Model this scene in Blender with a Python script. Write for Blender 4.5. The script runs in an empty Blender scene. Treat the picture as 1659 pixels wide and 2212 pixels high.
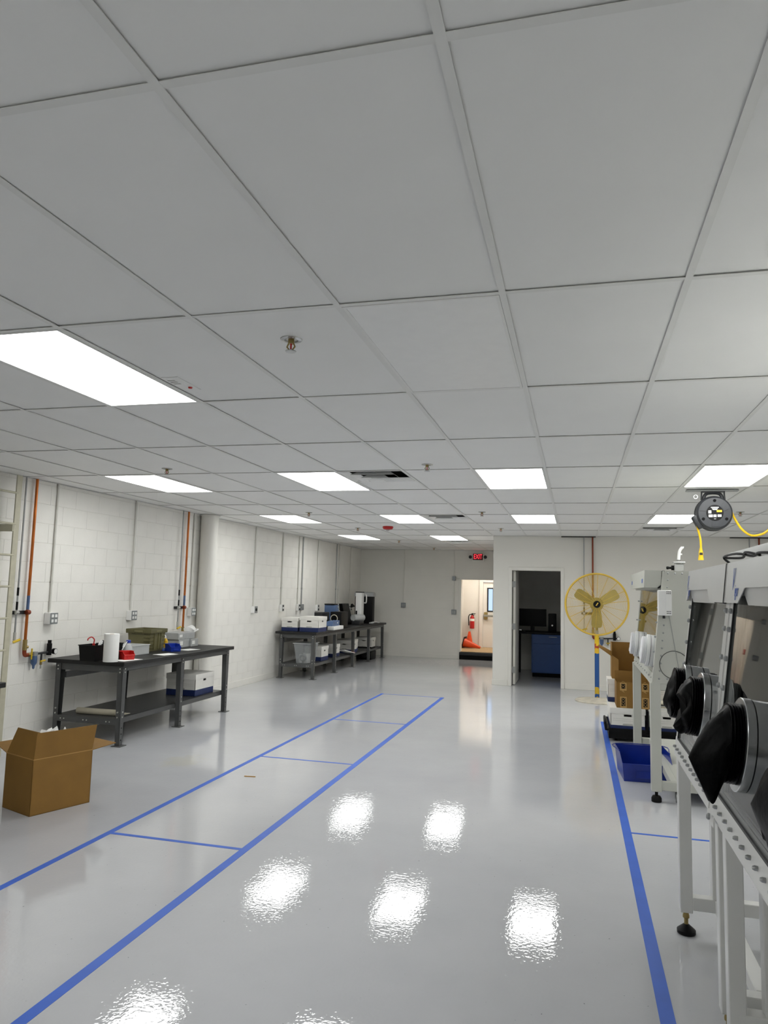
import bpy, bmesh, math, random
from mathutils import Vector, Matrix
random.seed(7)
SC = bpy.context.scene
COL = SC.collection

# ------------------------------------------------------------------ camera
CAMZ = 1.645
PITCH, YAW, ROLL, FPX = 0.10722, 0.25840, 0.025805, 1572.87
cy, sy, cp, sp = math.cos(YAW), math.sin(YAW), math.cos(PITCH), math.sin(PITCH)
_f = Vector((-sy*cp, cy*cp, sp)); _r = Vector((cy, sy, 0)); _u = _r.cross(_f)
_c, _s = math.cos(ROLL), math.sin(ROLL)
_R, _U = _c*_r + _s*_u, -_s*_r + _c*_u
cd = bpy.data.cameras.new('camera'); cam = bpy.data.objects.new('camera', cd); COL.objects.link(cam)
cd.sensor_fit = 'HORIZONTAL'; cd.sensor_width = 36.0; cd.lens = 36.0*FPX/1659.0
cd.clip_start = 0.05; cd.clip_end = 200
M = Matrix(((_R.x, _U.x, -_f.x, 0), (_R.y, _U.y, -_f.y, 0), (_R.z, _U.z, -_f.z, CAMZ), (0, 0, 0, 1)))
cam.matrix_world = M
SC.camera = cam

# ------------------------------------------------------------------ world, exposure
SC.view_settings.view_transform = 'Standard'
SC.view_settings.look = 'None'
SC.view_settings.exposure = 0.0
SC.view_settings.gamma = 1.0
SC.view_settings.use_curve_mapping = False
wd = bpy.data.worlds.new('sky'); SC.world = wd; wd.use_nodes = True
bg = wd.node_tree.nodes['Background']
bg.inputs[0].default_value = (0.62, 0.76, 1.0, 1); bg.inputs[1].default_value = 1.3
PANEL = 10.2          # radiance of the lit ceiling panels
HALL = 13.0           # radiance of the hallway ceiling panel

# ------------------------------------------------------------------ materials
def lin(h):
    h = h.lstrip('#'); v = [int(h[i:i+2], 16)/255 for i in (0, 2, 4)]
    return tuple(x/12.92 if x <= .04045 else ((x+.055)/1.055)**2.4 for x in v) + (1,)
MATS = {}
def mat(name, col, rough=.5, metal=0.0, var=.06, scale=14, bump=0.0, bscale=120, coat=0.0, trans=0.0, ior=1.5, alpha=1.0, spec=.5):
    m = bpy.data.materials.new(name); m.use_nodes = True; nt = m.node_tree; b = nt.nodes['Principled BSDF']
    c = lin(col) if isinstance(col, str) else col
    tc = nt.nodes.new('ShaderNodeTexCoord')
    n = nt.nodes.new('ShaderNodeTexNoise'); n.inputs['Scale'].default_value = scale; n.inputs['Detail'].default_value = 4
    nt.links.new(tc.outputs['Object'], n.inputs['Vector'])
    r = nt.nodes.new('ShaderNodeValToRGB')
    r.color_ramp.elements[0].position = .3; r.color_ramp.elements[1].position = .7
    r.color_ramp.elements[0].color = tuple(x*(1-var) for x in c[:3]) + (1,)
    r.color_ramp.elements[1].color = tuple(min(1, x*(1+var)) for x in c[:3]) + (1,)
    nt.links.new(n.outputs['Fac'], r.inputs['Fac']); nt.links.new(r.outputs['Color'], b.inputs['Base Color'])
    b.inputs['Roughness'].default_value = rough; b.inputs['Metallic'].default_value = metal
    b.inputs['Coat Weight'].default_value = coat; b.inputs['Transmission Weight'].default_value = trans
    b.inputs['IOR'].default_value = ior; b.inputs['Alpha'].default_value = alpha
    b.inputs['Specular IOR Level'].default_value = spec
    if bump:
        n2 = nt.nodes.new('ShaderNodeTexNoise'); n2.inputs['Scale'].default_value = bscale; n2.inputs['Detail'].default_value = 3
        nt.links.new(tc.outputs['Object'], n2.inputs['Vector'])
        bp = nt.nodes.new('ShaderNodeBump'); bp.inputs['Distance'].default_value = bump
        nt.links.new(n2.outputs['Fac'], bp.inputs['Height']); nt.links.new(bp.outputs['Normal'], b.inputs['Normal'])
    MATS[name] = m
    return m
def emit(name, col, s):
    m = bpy.data.materials.new(name); m.use_nodes = True; nt = m.node_tree
    nt.nodes.remove(nt.nodes['Principled BSDF'])
    e = nt.nodes.new('ShaderNodeEmission'); e.inputs[0].default_value = lin(col); e.inputs[1].default_value = s
    nt.links.new(e.outputs[0], nt.nodes['Material Output'].inputs[0]); MATS[name] = m; return m
def glassy(name, tint, refl=1.0, ior=1.5, rough=.02):
    m = bpy.data.materials.new(name); m.use_nodes = True; nt = m.node_tree
    nt.nodes.remove(nt.nodes['Principled BSDF'])
    t = nt.nodes.new('ShaderNodeBsdfTransparent'); t.inputs[0].default_value = tint
    g = nt.nodes.new('ShaderNodeBsdfGlossy'); g.inputs['Roughness'].default_value = rough; g.inputs[0].default_value = (refl, refl, refl, 1)
    fr = nt.nodes.new('ShaderNodeFresnel'); fr.inputs[0].default_value = ior
    mx = nt.nodes.new('ShaderNodeMixShader')
    nt.links.new(fr.outputs[0], mx.inputs[0]); nt.links.new(t.outputs[0], mx.inputs[1]); nt.links.new(g.outputs[0], mx.inputs[2])
    nt.links.new(mx.outputs[0], nt.nodes['Material Output'].inputs[0]); MATS[name] = m; return m

mat('wall_paint', '#e9e7e0', .55, var=.02, scale=2.5, bump=.0006, bscale=90)
mat('block_paint', '#ebe9e3', .5, var=.025, scale=5, bump=.0012, bscale=140)
mat('mortar', '#e6e4dd', .6, var=.03)
mat('dry_wall', '#e9e7e0', .6, var=.012, scale=2)
mat('tile_white', '#f0f0ee', .6, var=.012, scale=3)
mat('tee_white', '#e6e6e3', .45, var=.01)
mat('deck_grey', '#8d8b86', .85)
mat('frame_white', '#e9e9e6', .4, var=.01)
mat('cream_paint', '#f0ede7', .5, var=.02, scale=4)
mat('bench_steel', '#515252', .4, metal=.1, var=.08, scale=9)
mat('bench_top', '#1e1e1e', .5, var=.12, scale=22, spec=.35)
mat('zinc', '#c9c9c4', .3, metal=.8)
mat('steel', '#b9bab8', .28, metal=.9, var=.04)
mat('galv', '#a3a5a5', .4, metal=.55, var=.05, scale=30)
mat('grey_plate', '#8e9294', .35, metal=.5)
mat('conduit_paint', '#d7d6cf', .45, var=.03)
mat('copper', '#b5662f', .33, metal=.75, var=.22, scale=6)
mat('old_copper', '#8a3f27', .4, metal=.5, var=.2, scale=6)
mat('brass', '#a08c58', .35, metal=.7, var=.1)
mat('valve_yellow', '#d8b618', .4)
mat('black_plastic', '#0a0a0b', .5, var=.15, spec=.2)
mat('black_matte', '#050506', .8, var=.15, spec=.2)
mat('dark_grey', '#1f2022', .45, var=.1)
mat('rubber', '#040405', .42, var=.25, scale=25, bump=.002, bscale=30, spec=.05)
mat('white_plastic', '#efefed', .35, var=.015)
mat('paper_white', '#f1f1ee', .7, var=.01)
mat('card_white', '#eceae4', .65, var=.02, scale=8)
mat('card_print', '#b9b8b2', .65)
mat('card_blue', '#14285c', .5, var=.12, scale=20)
mat('cardboard', '#8c672c', .75, var=.07, scale=7, bump=.0004, bscale=200)
mat('cardboard_light', '#b58c4e', .75, var=.07, scale=7)
mat('tape_tan', '#c09a5c', .35, var=.04)
mat('red_plastic', '#c11d1a', .35)
mat('blue_plastic', '#16349c', .3, var=.08)
mat('deep_blue_plastic', '#0b2a8c', .28, var=.1)
mat('tape_blue', '#2f62c8', .45, var=.07, scale=6)
mat('olive_plastic', '#6f6a47', .5, var=.06)
mat('olive_dark', '#55512f', .55)
mat('clear_plastic', '#b4b8ba', .2, alpha=.30, var=.02)
mat('cloudy_plastic', '#d9dcdc', .3, alpha=.55, var=.04)
mat('yellow_plastic', '#e6b91a', .4)
mat('fan_yellow', '#d8b544', .4, var=.1, scale=10)
mat('fan_blade', '#9c8f55', .45, metal=.3, var=.08)
mat('fan_base', '#c9c2b2', .5, var=.18, scale=9)
mat('gb_grey', '#c2c3ba', .38, var=.02, scale=6)
mat('gb_white', '#e3e3e0', .32, var=.015, scale=6, bump=.0002, bscale=400)
mat('gb_inner', '#8b8c84', .5)
mat('alu', '#c3c5c6', .24, metal=.95, var=.05, scale=50)
mat('logo_blue', '#3a5fb5', .4)
mat('white_fabric', '#e4e4e6', .6, var=.03, bump=.003, bscale=40)
mat('cord_yellow', '#e8bf1d', .35)
mat('reel_black', '#2a2c30', .42, var=.08)
mat('machine_blue', '#4a6288', .4, var=.05)
mat('machine_grey', '#aeb0b0', .4)
mat('red_paint', '#b81414', .3)
mat('sign_dark', '#4a0b0c', .4)
mat('cone_orange', '#e8501a', .45, var=.06)
mat('mat_tan', '#b79a72', .75, var=.12, scale=20, bump=.001, bscale=60)
mat('ladder_paint', '#bdb9a4', .5, var=.08, scale=14)
mat('cabinet_blue', '#1c4a8c', .4, var=.05)
mat('brushed', '#a9a9a2', .35, metal=.7)
mat('wood_roll', '#cfc8b4', .6)
emit('panel_light', '#fdfefb', PANEL)
emit('hall_light', '#fff6ea', HALL)
emit('exit_red', '#ff3a46', 2.2)
glassy('window_glass', (.80, .83, .83, 1), .9)
glassy('pane_glass', (.93, .97, 1, 1), .9)

def floor_material():
    m = bpy.data.materials.new('epoxy_floor'); m.use_nodes = True; nt = m.node_tree; b = nt.nodes['Principled BSDF']; L = nt.links.new
    tc = nt.nodes.new('ShaderNodeTexCoord')
    def noise(s, d=4, r=.5):
        n = nt.nodes.new('ShaderNodeTexNoise'); n.inputs['Scale'].default_value = s; n.inputs['Detail'].default_value = d
        n.inputs['Roughness'].default_value = r; L(tc.outputs['Object'], n.inputs['Vector']); return n
    def ramp(src, a, b2, c0, c1):
        r = nt.nodes.new('ShaderNodeValToRGB'); e = r.color_ramp.elements
        e[0].position, e[1].position, e[0].color, e[1].color = a, b2, c0, c1; L(src, r.inputs['Fac']); return r
    big = noise(.7, 5, .6)
    base = ramp(big.outputs['Fac'], .3, .7, lin('#bdbec2'), lin('#c8c9cc'))
    # worn, sandy scuffs by the first bench: a patch with its own outline
    vm = nt.nodes.new('ShaderNodeVectorMath'); vm.operation = 'DISTANCE'; vm.inputs[1].default_value = (-3.55, 6.35, 0)
    L(tc.outputs['Object'], vm.inputs[0])
    jit = noise(3.2, 6, .7)
    ma = nt.nodes.new('ShaderNodeMath'); ma.operation = 'MULTIPLY_ADD'; ma.inputs[1].default_value = 1.1; 
    L(jit.outputs['Fac'], ma.inputs[0]); L(vm.outputs['Value'], ma.inputs[2])
    scuff = ramp(ma.outputs[0], .62, .78, (.55, .55, .55, 1), (0, 0, 0, 1))
    mx = nt.nodes.new('ShaderNodeMixRGB'); mx.inputs[2].default_value = lin('#c3c0b2')
    L(scuff.outputs['Color'], mx.inputs[0]); L(base.outputs['Color'], mx.inputs[1])
    sp = noise(55, 2, .5)
    spots = ramp(sp.outputs['Fac'], .235, .245, (1, 1, 1, 1), (0, 0, 0, 1))
    mx2 = nt.nodes.new('ShaderNodeMixRGB'); mx2.inputs[2].default_value = lin('#85868a')
    L(spots.outputs['Color'], mx2.inputs[0]); L(mx.outputs['Color'], mx2.inputs[1])
    L(mx2.outputs['Color'], b.inputs['Base Color'])
    rr = nt.nodes.new('ShaderNodeMapRange'); rr.inputs[3].default_value = .008; rr.inputs[4].default_value = .03
    L(noise(1.4, 5, .6).outputs['Fac'], rr.inputs[0]); L(rr.outputs[0], b.inputs['Roughness'])
    b.inputs['IOR'].default_value = 1.58
    n1 = noise(55, 1, .5); n2 = noise(6, 2, .5)
    ad = nt.nodes.new('ShaderNodeMath'); ad.operation = 'MULTIPLY_ADD'; ad.inputs[1].default_value = 1.6
    L(n2.outputs['Fac'], ad.inputs[0]); L(n1.outputs['Fac'], ad.inputs[2])
    bp = nt.nodes.new('ShaderNodeBump'); bp.inputs['Distance'].default_value = .00048; bp.inputs['Strength'].default_value = .8
    L(ad.outputs[0], bp.inputs['Height']); L(bp.outputs['Normal'], b.inputs['Normal'])
    MATS['epoxy_floor'] = m
floor_material()

def fan_pole_material():
    m = bpy.data.materials.new('fan_pole'); m.use_nodes = True; nt = m.node_tree; b = nt.nodes['Principled BSDF']; L = nt.links.new
    tc = nt.nodes.new('ShaderNodeTexCoord'); sx = nt.nodes.new('ShaderNodeSeparateXYZ'); L(tc.outputs['Object'], sx.inputs[0])
    n = nt.nodes.new('ShaderNodeTexNoise'); n.inputs['Scale'].default_value = 14; L(tc.outputs['Object'], n.inputs['Vector'])
    ma = nt.nodes.new('ShaderNodeMath'); ma.operation = 'MULTIPLY_ADD'; ma.inputs[1].default_value = .16; L(n.outputs['Fac'], ma.inputs[0]); L(sx.outputs['Z'], ma.inputs[2])
    r = nt.nodes.new('ShaderNodeValToRGB'); r.color_ramp.interpolation = 'CONSTANT'; e = r.color_ramp.elements
    e[0].position = 0; e[0].color = lin('#b99b2a')
    for p, c in ((.13, '#1c4f8f'), (.19, '#c9a62a'), (.30, '#1c4f8f'), (.82, '#e0b424'), (.90, '#a83a1c'), (.96, '#e3bd22')):
        x = e.new(p); x.color = lin(c)
    e[-1].position = .96; e[-1].color = lin('#e3bd22')
    L(ma.outputs[0], r.inputs['Fac']); L(r.outputs['Color'], b.inputs['Base Color']); b.inputs['Roughness'].default_value = .45
    MATS['fan_pole'] = m
fan_pole_material()

# ------------------------------------------------------------------ mesh builder
ORG = {}
class MB:
    def __init__(s): s.bm = bmesh.new()
    def box(s, x0, x1, y0, y1, z0, z1, bev=0, rot=None, piv=None):
        r = bmesh.ops.create_cube(s.bm, size=1); vs = r['verts']
        c = Vector(((x0+x1)/2, (y0+y1)/2, (z0+z1)/2)); d = Vector((x1-x0, y1-y0, z1-z0))
        for v in vs: v.co = Vector((v.co.x*d.x, v.co.y*d.y, v.co.z*d.z)) + c
        if bev:
            es = list({e for v in vs for e in v.link_edges})
            o = bmesh.ops.bevel(s.bm, geom=es, offset=min(bev, .45*min(abs(d.x), abs(d.y), abs(d.z))), segments=2 if bev > .004 else 1, profile=.6, affect='EDGES')
            vs = list({v for f in o['faces'] for v in f.verts} | {v for v in vs if v.is_valid})
        if rot is not None:
            p = Vector(piv) if piv else c
            for v in vs: v.co = rot @ (v.co-p) + p
        return s
    def cyl(s, p0, p1, r0, r1=None, n=16, caps=True):
        p0, p1 = Vector(p0), Vector(p1); r1 = r0 if r1 is None else r1
        return s.loft([s.ring(p0, p1-p0, r0, n), s.ring(p1, p1-p0, r1, n)], caps)
    @staticmethod
    def frame(d):
        d = Vector(d).normalized(); a = Vector((0, 0, 1)) if abs(d.z) < .9 else Vector((1, 0, 0))
        u = d.cross(a).normalized(); return u, d.cross(u).normalized()
    @staticmethod
    def ring(c, d, r, n, sq=1.0):
        u, w = MB.frame(d); return [Vector(c) + (u*math.cos(2*math.pi*i/n) + w*math.sin(2*math.pi*i/n)*sq)*r for i in range(n)]
    def loft(s, rings, caps=True, closed=True):
        R = [[s.bm.verts.new(p) for p in rg] for rg in rings]; n = len(R[0])
        for a, b in zip(R, R[1:]):
            for i in range(n if closed else n-1):
                try: s.bm.faces.new((a[i], a[(i+1) % n], b[(i+1) % n], b[i]))
                except ValueError: pass
        if caps and closed:
            try: s.bm.faces.new(R[0][::-1]); s.bm.faces.new(R[-1])
            except ValueError: pass
        return s
    def lathe(s, prof, o, axis=(0, 0, 1), n=24, caps=True):
        o = Vector(o); ax = Vector(axis).normalized()
        return s.loft([s.ring(o+ax*h, ax, max(r, 1e-4), n) for r, h in prof], caps)
    def tube(s, pts, r, n=8, caps=True):
        pts = [Vector(p) for p in pts]; rings = []; u = None
        if len(pts) > 3:                      # round the path off (Catmull-Rom)
            q = [2*pts[0]-pts[1]] + pts + [2*pts[-1]-pts[-2]]; out = []
            for i in range(1, len(q)-2):
                a, b, c, d = q[i-1:i+3]
                for k in range(4):
                    f = k/4; out.append(.5*((2*b) + (c-a)*f + (2*a-5*b+4*c-d)*f*f + (3*b-a-3*c+d)*f**3))
            pts = out + [pts[-1]]
        for i, p in enumerate(pts):
            d = (pts[min(i+1, len(pts)-1)] - pts[max(i-1, 0)]).normalized()
            if u is None: u, w = MB.frame(d)
            else:
                u = (u - d*u.dot(d)); u = u.normalized() if u.length > 1e-6 else MB.frame(d)[0]; w = d.cross(u).normalized()
            rings.append([p + (u*math.cos(2*math.pi*k/n) + w*math.sin(2*math.pi*k/n))*r for k in range(n)])
        return s.loft(rings, caps)
    def torus(s, c, axis, R, r, n=40, m=6):
        u, w = MB.frame(axis); ax = Vector(axis).normalized(); c = Vector(c); V = []
        for i in range(n):
            t = 2*math.pi*i/n; d = u*math.cos(t) + w*math.sin(t)
            V.append([s.bm.verts.new(c + d*(R + r*math.cos(2*math.pi*k/m)) + ax*r*math.sin(2*math.pi*k/m)) for k in range(m)])
        for i in range(n):
            a, b = V[i], V[(i+1) % n]
            for k in range(m): s.bm.faces.new((a[k], b[k], b[(k+1) % m], a[(k+1) % m]))
        return s
    def prism(s, poly, plane, a, b):
        def P(q, t): return {'xz': (q[0], t, q[1]), 'yz': (t, q[0], q[1]), 'xy': (q[0], q[1], t)}[plane]
        return s.loft([[Vector(P(q, a)) for q in poly], [Vector(P(q, b)) for q in poly]])
    def sheet(s, rows):      # open grid of points
        V = [[s.bm.verts.new(p) for p in r] for r in rows]
        for a, b in zip(V, V[1:]):
            for i in range(len(a)-1): s.bm.faces.new((a[i], a[i+1], b[i+1], b[i]))
        return s
    def plate(s, p, t):      # quad/poly (list of 3D points) with thickness vector t
        t = Vector(t); return s.loft([[Vector(q) for q in p], [Vector(q)+t for q in p]])
    def build(s, name, material, parent=None, label=None, cat=None, group=None, kind=None, smooth=True, org=None):
        bm = s.bm; bmesh.ops.recalc_face_normals(bm, faces=bm.faces)
        if parent is not None: o = ORG.get(parent.name, Vector((0, 0, 0)))
        elif org is not None: o = Vector(org)
        else:
            xs = [v.co for v in bm.verts]
            o = Vector(((min(v.x for v in xs)+max(v.x for v in xs))/2, (min(v.y for v in xs)+max(v.y for v in xs))/2, min(v.z for v in xs)))
        for v in bm.verts: v.co -= o
        me = bpy.data.meshes.new(name); bm.to_mesh(me); bm.free()
        me.materials.append(MATS[material])
        if smooth:
            for p in me.polygons: p.use_smooth = True
            me.set_sharp_from_angle(angle=math.radians(32))
        ob = bpy.data.objects.new(name, me); COL.objects.link(ob); ORG[ob.name] = o
        if parent is not None: ob.parent = parent
        else: ob.location = o
        return tag(ob, label, cat, group, kind)
def tag(o, label=None, cat=None, group=None, kind=None):
    if label: o['label'] = label
    if cat: o['category'] = cat
    if group: o['group'] = group
    if kind: o['kind'] = kind
    return o
def thing(name, label, cat, loc, group=None, rotz=0, kind=None, local=False):
    o = bpy.data.objects.new(name, None); COL.objects.link(o); o.empty_display_size = .1
    o.location = loc; o.rotation_euler = (0, 0, rotz)
    ORG[o.name] = Vector((0, 0, 0)) if (local or rotz) else Vector(loc)
    return tag(o, label, cat, group, kind)
def share(src, parent, loc, name=None):       # another part that uses the same mesh data
    c = bpy.data.objects.new(name or src.name.split('.')[0], src.data); COL.objects.link(c); c.parent = parent
    c.location = loc; return c
def copy_tree(o, parent=None):
    c = o.copy(); COL.objects.link(c); c.parent = parent
    for ch in list(o.children): copy_tree(ch, c)
    return c
def text(s, name, material, parent, origin, xdir, ydir, size, ext=.0004, xscale=1.0, shear=0.0):
    cu = bpy.data.curves.new('t', 'FONT'); cu.body = s; cu.size = size; cu.extrude = ext; cu.shear = shear; cu.align_x = 'CENTER'; cu.align_y = 'CENTER'
    ob = bpy.data.objects.new('t', cu); COL.objects.link(ob)
    dg = bpy.context.evaluated_depsgraph_get(); me = bpy.data.meshes.new_from_object(ob.evaluated_get(dg))
    COL.objects.unlink(ob); bpy.data.objects.remove(ob)
    X = Vector(xdir).normalized(); Y = Vector(ydir).normalized(); Z = X.cross(Y)
    o = ORG.get(parent.name, Vector((0, 0, 0)))
    for v in me.vertices: v.co = Vector(origin) + X*v.co.x*xscale + Y*v.co.y + Z*v.co.z - o
    me.materials.clear(); me.materials.append(MATS[material])
    t = bpy.data.objects.new(name, me); COL.objects.link(t); t.parent = parent; ORG[t.name] = o
    return t
RZ = lambda a: Matrix.Rotation(a, 3, 'Z')

# ------------------------------------------------------------------ room measures
XL, XR, YB, YF, ZC = -5.40, 4.631, 18.22, -4.835, 2.693
OX, OY = -1.46, 13.50                    # corner of the office built into the room
GX0, GY0, GW, GD = -0.8554, 0.0419, 0.6096, 1.2192
cx = lambda c: GX0 + GW*c
ry = lambda r: GY0 + GD*r
HZ = 0.18                                # raised hallway floor

# ------------------------------------------------------------------ shell
MB().box(XL-.3, XR+.3, YF-.3, YB+.1, -.12, 0).build('floor', 'epoxy_floor', kind='structure', org=(0, 0, 0))
ceil = MB().box(XL-.3, XR+.3, YF-.3, YB+.2, 2.80, 2.90).build('ceiling', 'deck_grey', kind='structure', org=(0, 0, 2.8))
wl = MB().box(XL-.3, XL-.004, YF-.3, YB+.2, 0, 2.80).build('wall_left', 'mortar', kind='structure', org=(XL, 0, 0))
# block faces: 300 nearest in view are parts, the rest one piece of stuff
BH, BL = .2045, .4064
bw = MB().box(0, .03, 0, BL-.0015, 0, BH-.005, bev=.0015)
proto = bw.build('block', 'block_paint', wl, smooth=False)
cells = []
for k in range(14):
    z = k*BH + .004
    y = YF + (BL/2 if k % 2 else 0)
    while y < YB-.05:
        cells.append((y, z)); y += BL
near = [c for c in cells if c[0] > 5.35]; near.sort()
first = True
rest = MB()
for i, (y, z) in enumerate(sorted(cells)):
    h = min(BH-.005, 2.795-z); inv = y > 5.35
    if inv and near.index((y, z)) < 299 and h > BH-.02:
        loc = Vector((XL-.03, y, z)) - ORG[wl.name]
        if first: proto.location = loc + Vector((0, 0, 0)); first = False
        else: share(proto, wl, loc)
    else: rest.box(XL-.03, XL, y, min(y+BL-.0015, YB+.1), z, z+h)
proto.data.transform(Matrix.Translation(ORG[wl.name]))
rest.build('block_run', 'block_paint', wl, kind='stuff', smooth=False)
# back wall with opening to the hallway
DX0, DZ1 = -2.77, 1.97
b = MB().box(XL-.3, DX0, YB, YB+.2, 0, 2.8).box(DX0, OX+.1, YB, YB+.2, DZ1, 2.8).box(DX0, OX+.1, YB, YB+.2, -.1, HZ-.06)
wb = b.build('wall_back', 'wall_paint', kind='structure', org=(0, YB, 0))
jm = MB()
for k in range(1, 13): jm.box(XL, DX0 if k*BH < DZ1 else OX, YB-.002, YB, k*BH-.003, k*BH+.003)
jm.build('mortar_line', 'mortar', wb, kind='stuff')
# office: front wall with door opening, side wall
ODX0, ODX1, ODZ = -1.121, -.257, 2.07
b = MB().box(OX, ODX0-.01, OY, OY+.12, 0, 2.8).box(ODX1+.01, XR, OY, OY+.12, 0, 2.8).box(ODX0-.01, ODX1+.01, OY, OY+.12, ODZ+.01, 2.8)
b.build('wall_office', 'dry_wall', kind='structure', org=(0, OY, 0))
MB().box(OX, OX+.12, OY+.12, YB, 0, 2.8).build('wall_office_side', 'dry_wall', kind='structure', org=(OX, 15, 0))
MB().box(XR, XR+.2, YF, YB, 0, 2.8).build('wall_right', 'wall_paint', kind='structure', org=(XR, 0, 0))
MB().box(XL, XR, YF-.2, YF, 0, 2.8).build('wall_rear', 'wall_paint', kind='structure', org=(0, YF, 0))
MB().box(OX+.12, XR, OY+.12, YB+.2, 2.62, 2.70).build('ceiling_office', 'dry_wall', kind='structure', org=(0, 15, 2.6))
MB().box(OX+.12, XR, 16.5, 16.6, 0, 2.65).build('wall_office_inner', 'dry_wall', kind='structure', org=(1, 16.5, 0))
MB().box(XR, XR+.2, OY, YB, 0, 2.7).build('wall_office_end', 'dry_wall', kind='structure', org=(XR, 15, 0))
MB().box(OX+.1, XR+.2, YB, YB+.2, 0, 2.8).build('wall_office_back', 'dry_wall', kind='structure', org=(0, YB+.1, 0))
# baseboards
def base(name, pts, m='wall_paint'):
    b = MB()
    for x0, x1, y0, y1 in pts: b.box(x0, x1, y0, y1, 0, .10, bev=.003)
    b.build(name, m, kind='structure')
base('baseboard_left', [(XL-.002, XL+.010, YF, YB)])
base('baseboard_back', [(XL, DX0-.06, YB-.010, YB+.002)])
base('baseboard_office', [(OX-.008, ODX0-.07, OY-.010, OY+.002), (ODX1+.07, XR, OY-.010, OY+.002), (OX-.010, OX+.002, OY, YB)])
# hallway
HY = 20.0
MB().box(-3.2, -.4, YB+.2, HY+.2, HZ-.2, HZ).build('floor_hall', 'mat_tan', kind='structure')
MB().box(DX0-.02, OX, YB-.05, YB+.22, HZ-.075, HZ-.003, bev=.006).build('trim_1', 'dark_grey', kind='structure')
MB().box(DX0-.02, OX, YB-.03, YB+.22, 0, HZ-.07).build('trim_2', 'black_matte', kind='structure')
MB().box(-3.18, -2.98, YB+.2, HY+.2, HZ-.1, 2.8).build('wall_hall_left', 'cream_paint', kind='structure')
MB().box(-.6, -.4, YB+.2, HY+.2, HZ-.1, 2.8).build('wall_hall_right', 'cream_paint', kind='structure')
b = MB().box(-3.2, -2.44, HY, HY+.15, HZ-.1, 2.8).box(-1.48, -.4, HY, HY+.15, HZ-.1, 2.8).box(-2.44, -1.48, HY, HY+.15, 2.02, 2.8)
b.build('wall_hall_back', 'cream_paint', kind='structure')
MB().box(-3.2, -.4, YB+.2, HY+.2, 2.72, 2.8).build('ceiling_hall', 'cream_paint', kind='structure')
# opening trim (thin cream frame on the left)
MB().box(DX0-.055, DX0+.004, YB-.012, YB+.22, 0, DZ1+.03, bev=.003).box(DX0, OX, YB-.012, YB+.22, DZ1-.004, DZ1+.03, bev=.003).build('trim_3', 'wall_paint', kind='structure')
# office door frame + leaf (door_1)
d1 = thing('door_1', None, None, ((ODX0+ODX1)/2, OY, 0), kind='structure')
MB().box(ODX0-.06, ODX0, OY-.02, OY+.14, 0, ODZ+.06, bev=.004).build('jamb', 'wall_paint', d1)
MB().box(ODX1, ODX1+.06, OY-.02, OY+.14, 0, ODZ+.06, bev=.004).build('jamb', 'wall_paint', d1)
MB().box(ODX0, ODX1, OY-.02, OY+.14, ODZ, ODZ+.06, bev=.004).build('door_head', 'wall_paint', d1)
leaf = MB().box(ODX0+.012, ODX0+.056, OY+.15, OY+.98, .01, ODZ-.005, bev=.002).build('door_leaf', 'wall_paint', d1)
for z in (.27, 1.05, 1.82):
    MB().box(ODX0+.002, ODX0+.054, OY+.13, OY+.152, z-.055, z+.055).cyl((ODX0+.006, OY+.138, z-.055), (ODX0+.006, OY+.138, z+.055), .008, n=8).build('hinge', 'galv', leaf)
MB().cyl((ODX0+.056, OY+.9, .96), (ODX0+.11, OY+.9, .96), .012, n=10).box(ODX0+.10, ODX0+.12, OY+.78, OY+.91, .95, .97, bev=.006).build('lever_handle', 'steel', leaf)
# exit door in the hallway (door_2)
d2 = thing('door_2', None, None, (-1.96, HY, HZ), kind='structure')
MB().box(-2.53, -2.43, HY-.04, HY+.12, HZ, 2.03, bev=.004).build('jamb', 'cream_paint', d2)
MB().box(-1.49, -1.39, HY-.04, HY+.12, HZ, 2.03, bev=.004).build('jamb', 'cream_paint', d2)
MB().box(-2.43, -1.49, HY-.04, HY+.12, 1.94, 2.03, bev=.004).build('door_head', 'cream_paint', d2)
WX0, WX1, WZ0, WZ1 = -2.30, -2.165, 1.165, 1.765
b = MB()
for a in ((-2.425, WX0, HZ+.01, 1.935), (WX1, -1.495, HZ+.01, 1.935), (WX0, WX1, HZ+.01, WZ0), (WX0, WX1, WZ1, 1.935)):
    b.box(a[0], a[1], HY+.01, HY+.055, a[2], a[3])
lf = b.build('door_leaf', 'cream_paint', d2)
b = MB()
for a in ((WX0-.025, WX0+.008, WZ0-.025, WZ1+.025), (WX1-.008, WX1+.025, WZ0-.025, WZ1+.025), (WX0, WX1, WZ0-.025, WZ0+.008), (WX0, WX1, WZ1-.008, WZ1+.025)):
    b.box(a[0], a[1], HY-.003, HY+.06, a[2], a[3], bev=.003)
b.build('window_frame', 'dark_grey', lf)
MB().box(WX0, WX1, HY+.03, HY+.036, WZ0, WZ1).build('pane', 'pane_glass', lf)
MB().box(-2.41, -1.55, HY-.075, HY-.045, 1.005, 1.06, bev=.01).box(-2.41, -2.30, HY-.05, HY+.012, .985, 1.08, bev=.012).box(-1.62, -1.53, HY-.05, HY+.012, .985, 1.08, bev=.012).build('push_bar', 'brushed', lf)
MB().box(-2.40, -2.30, HY-.06, HY+.0, .93, 1.13, bev=.02).build('latch_case', 'brass', lf)

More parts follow.
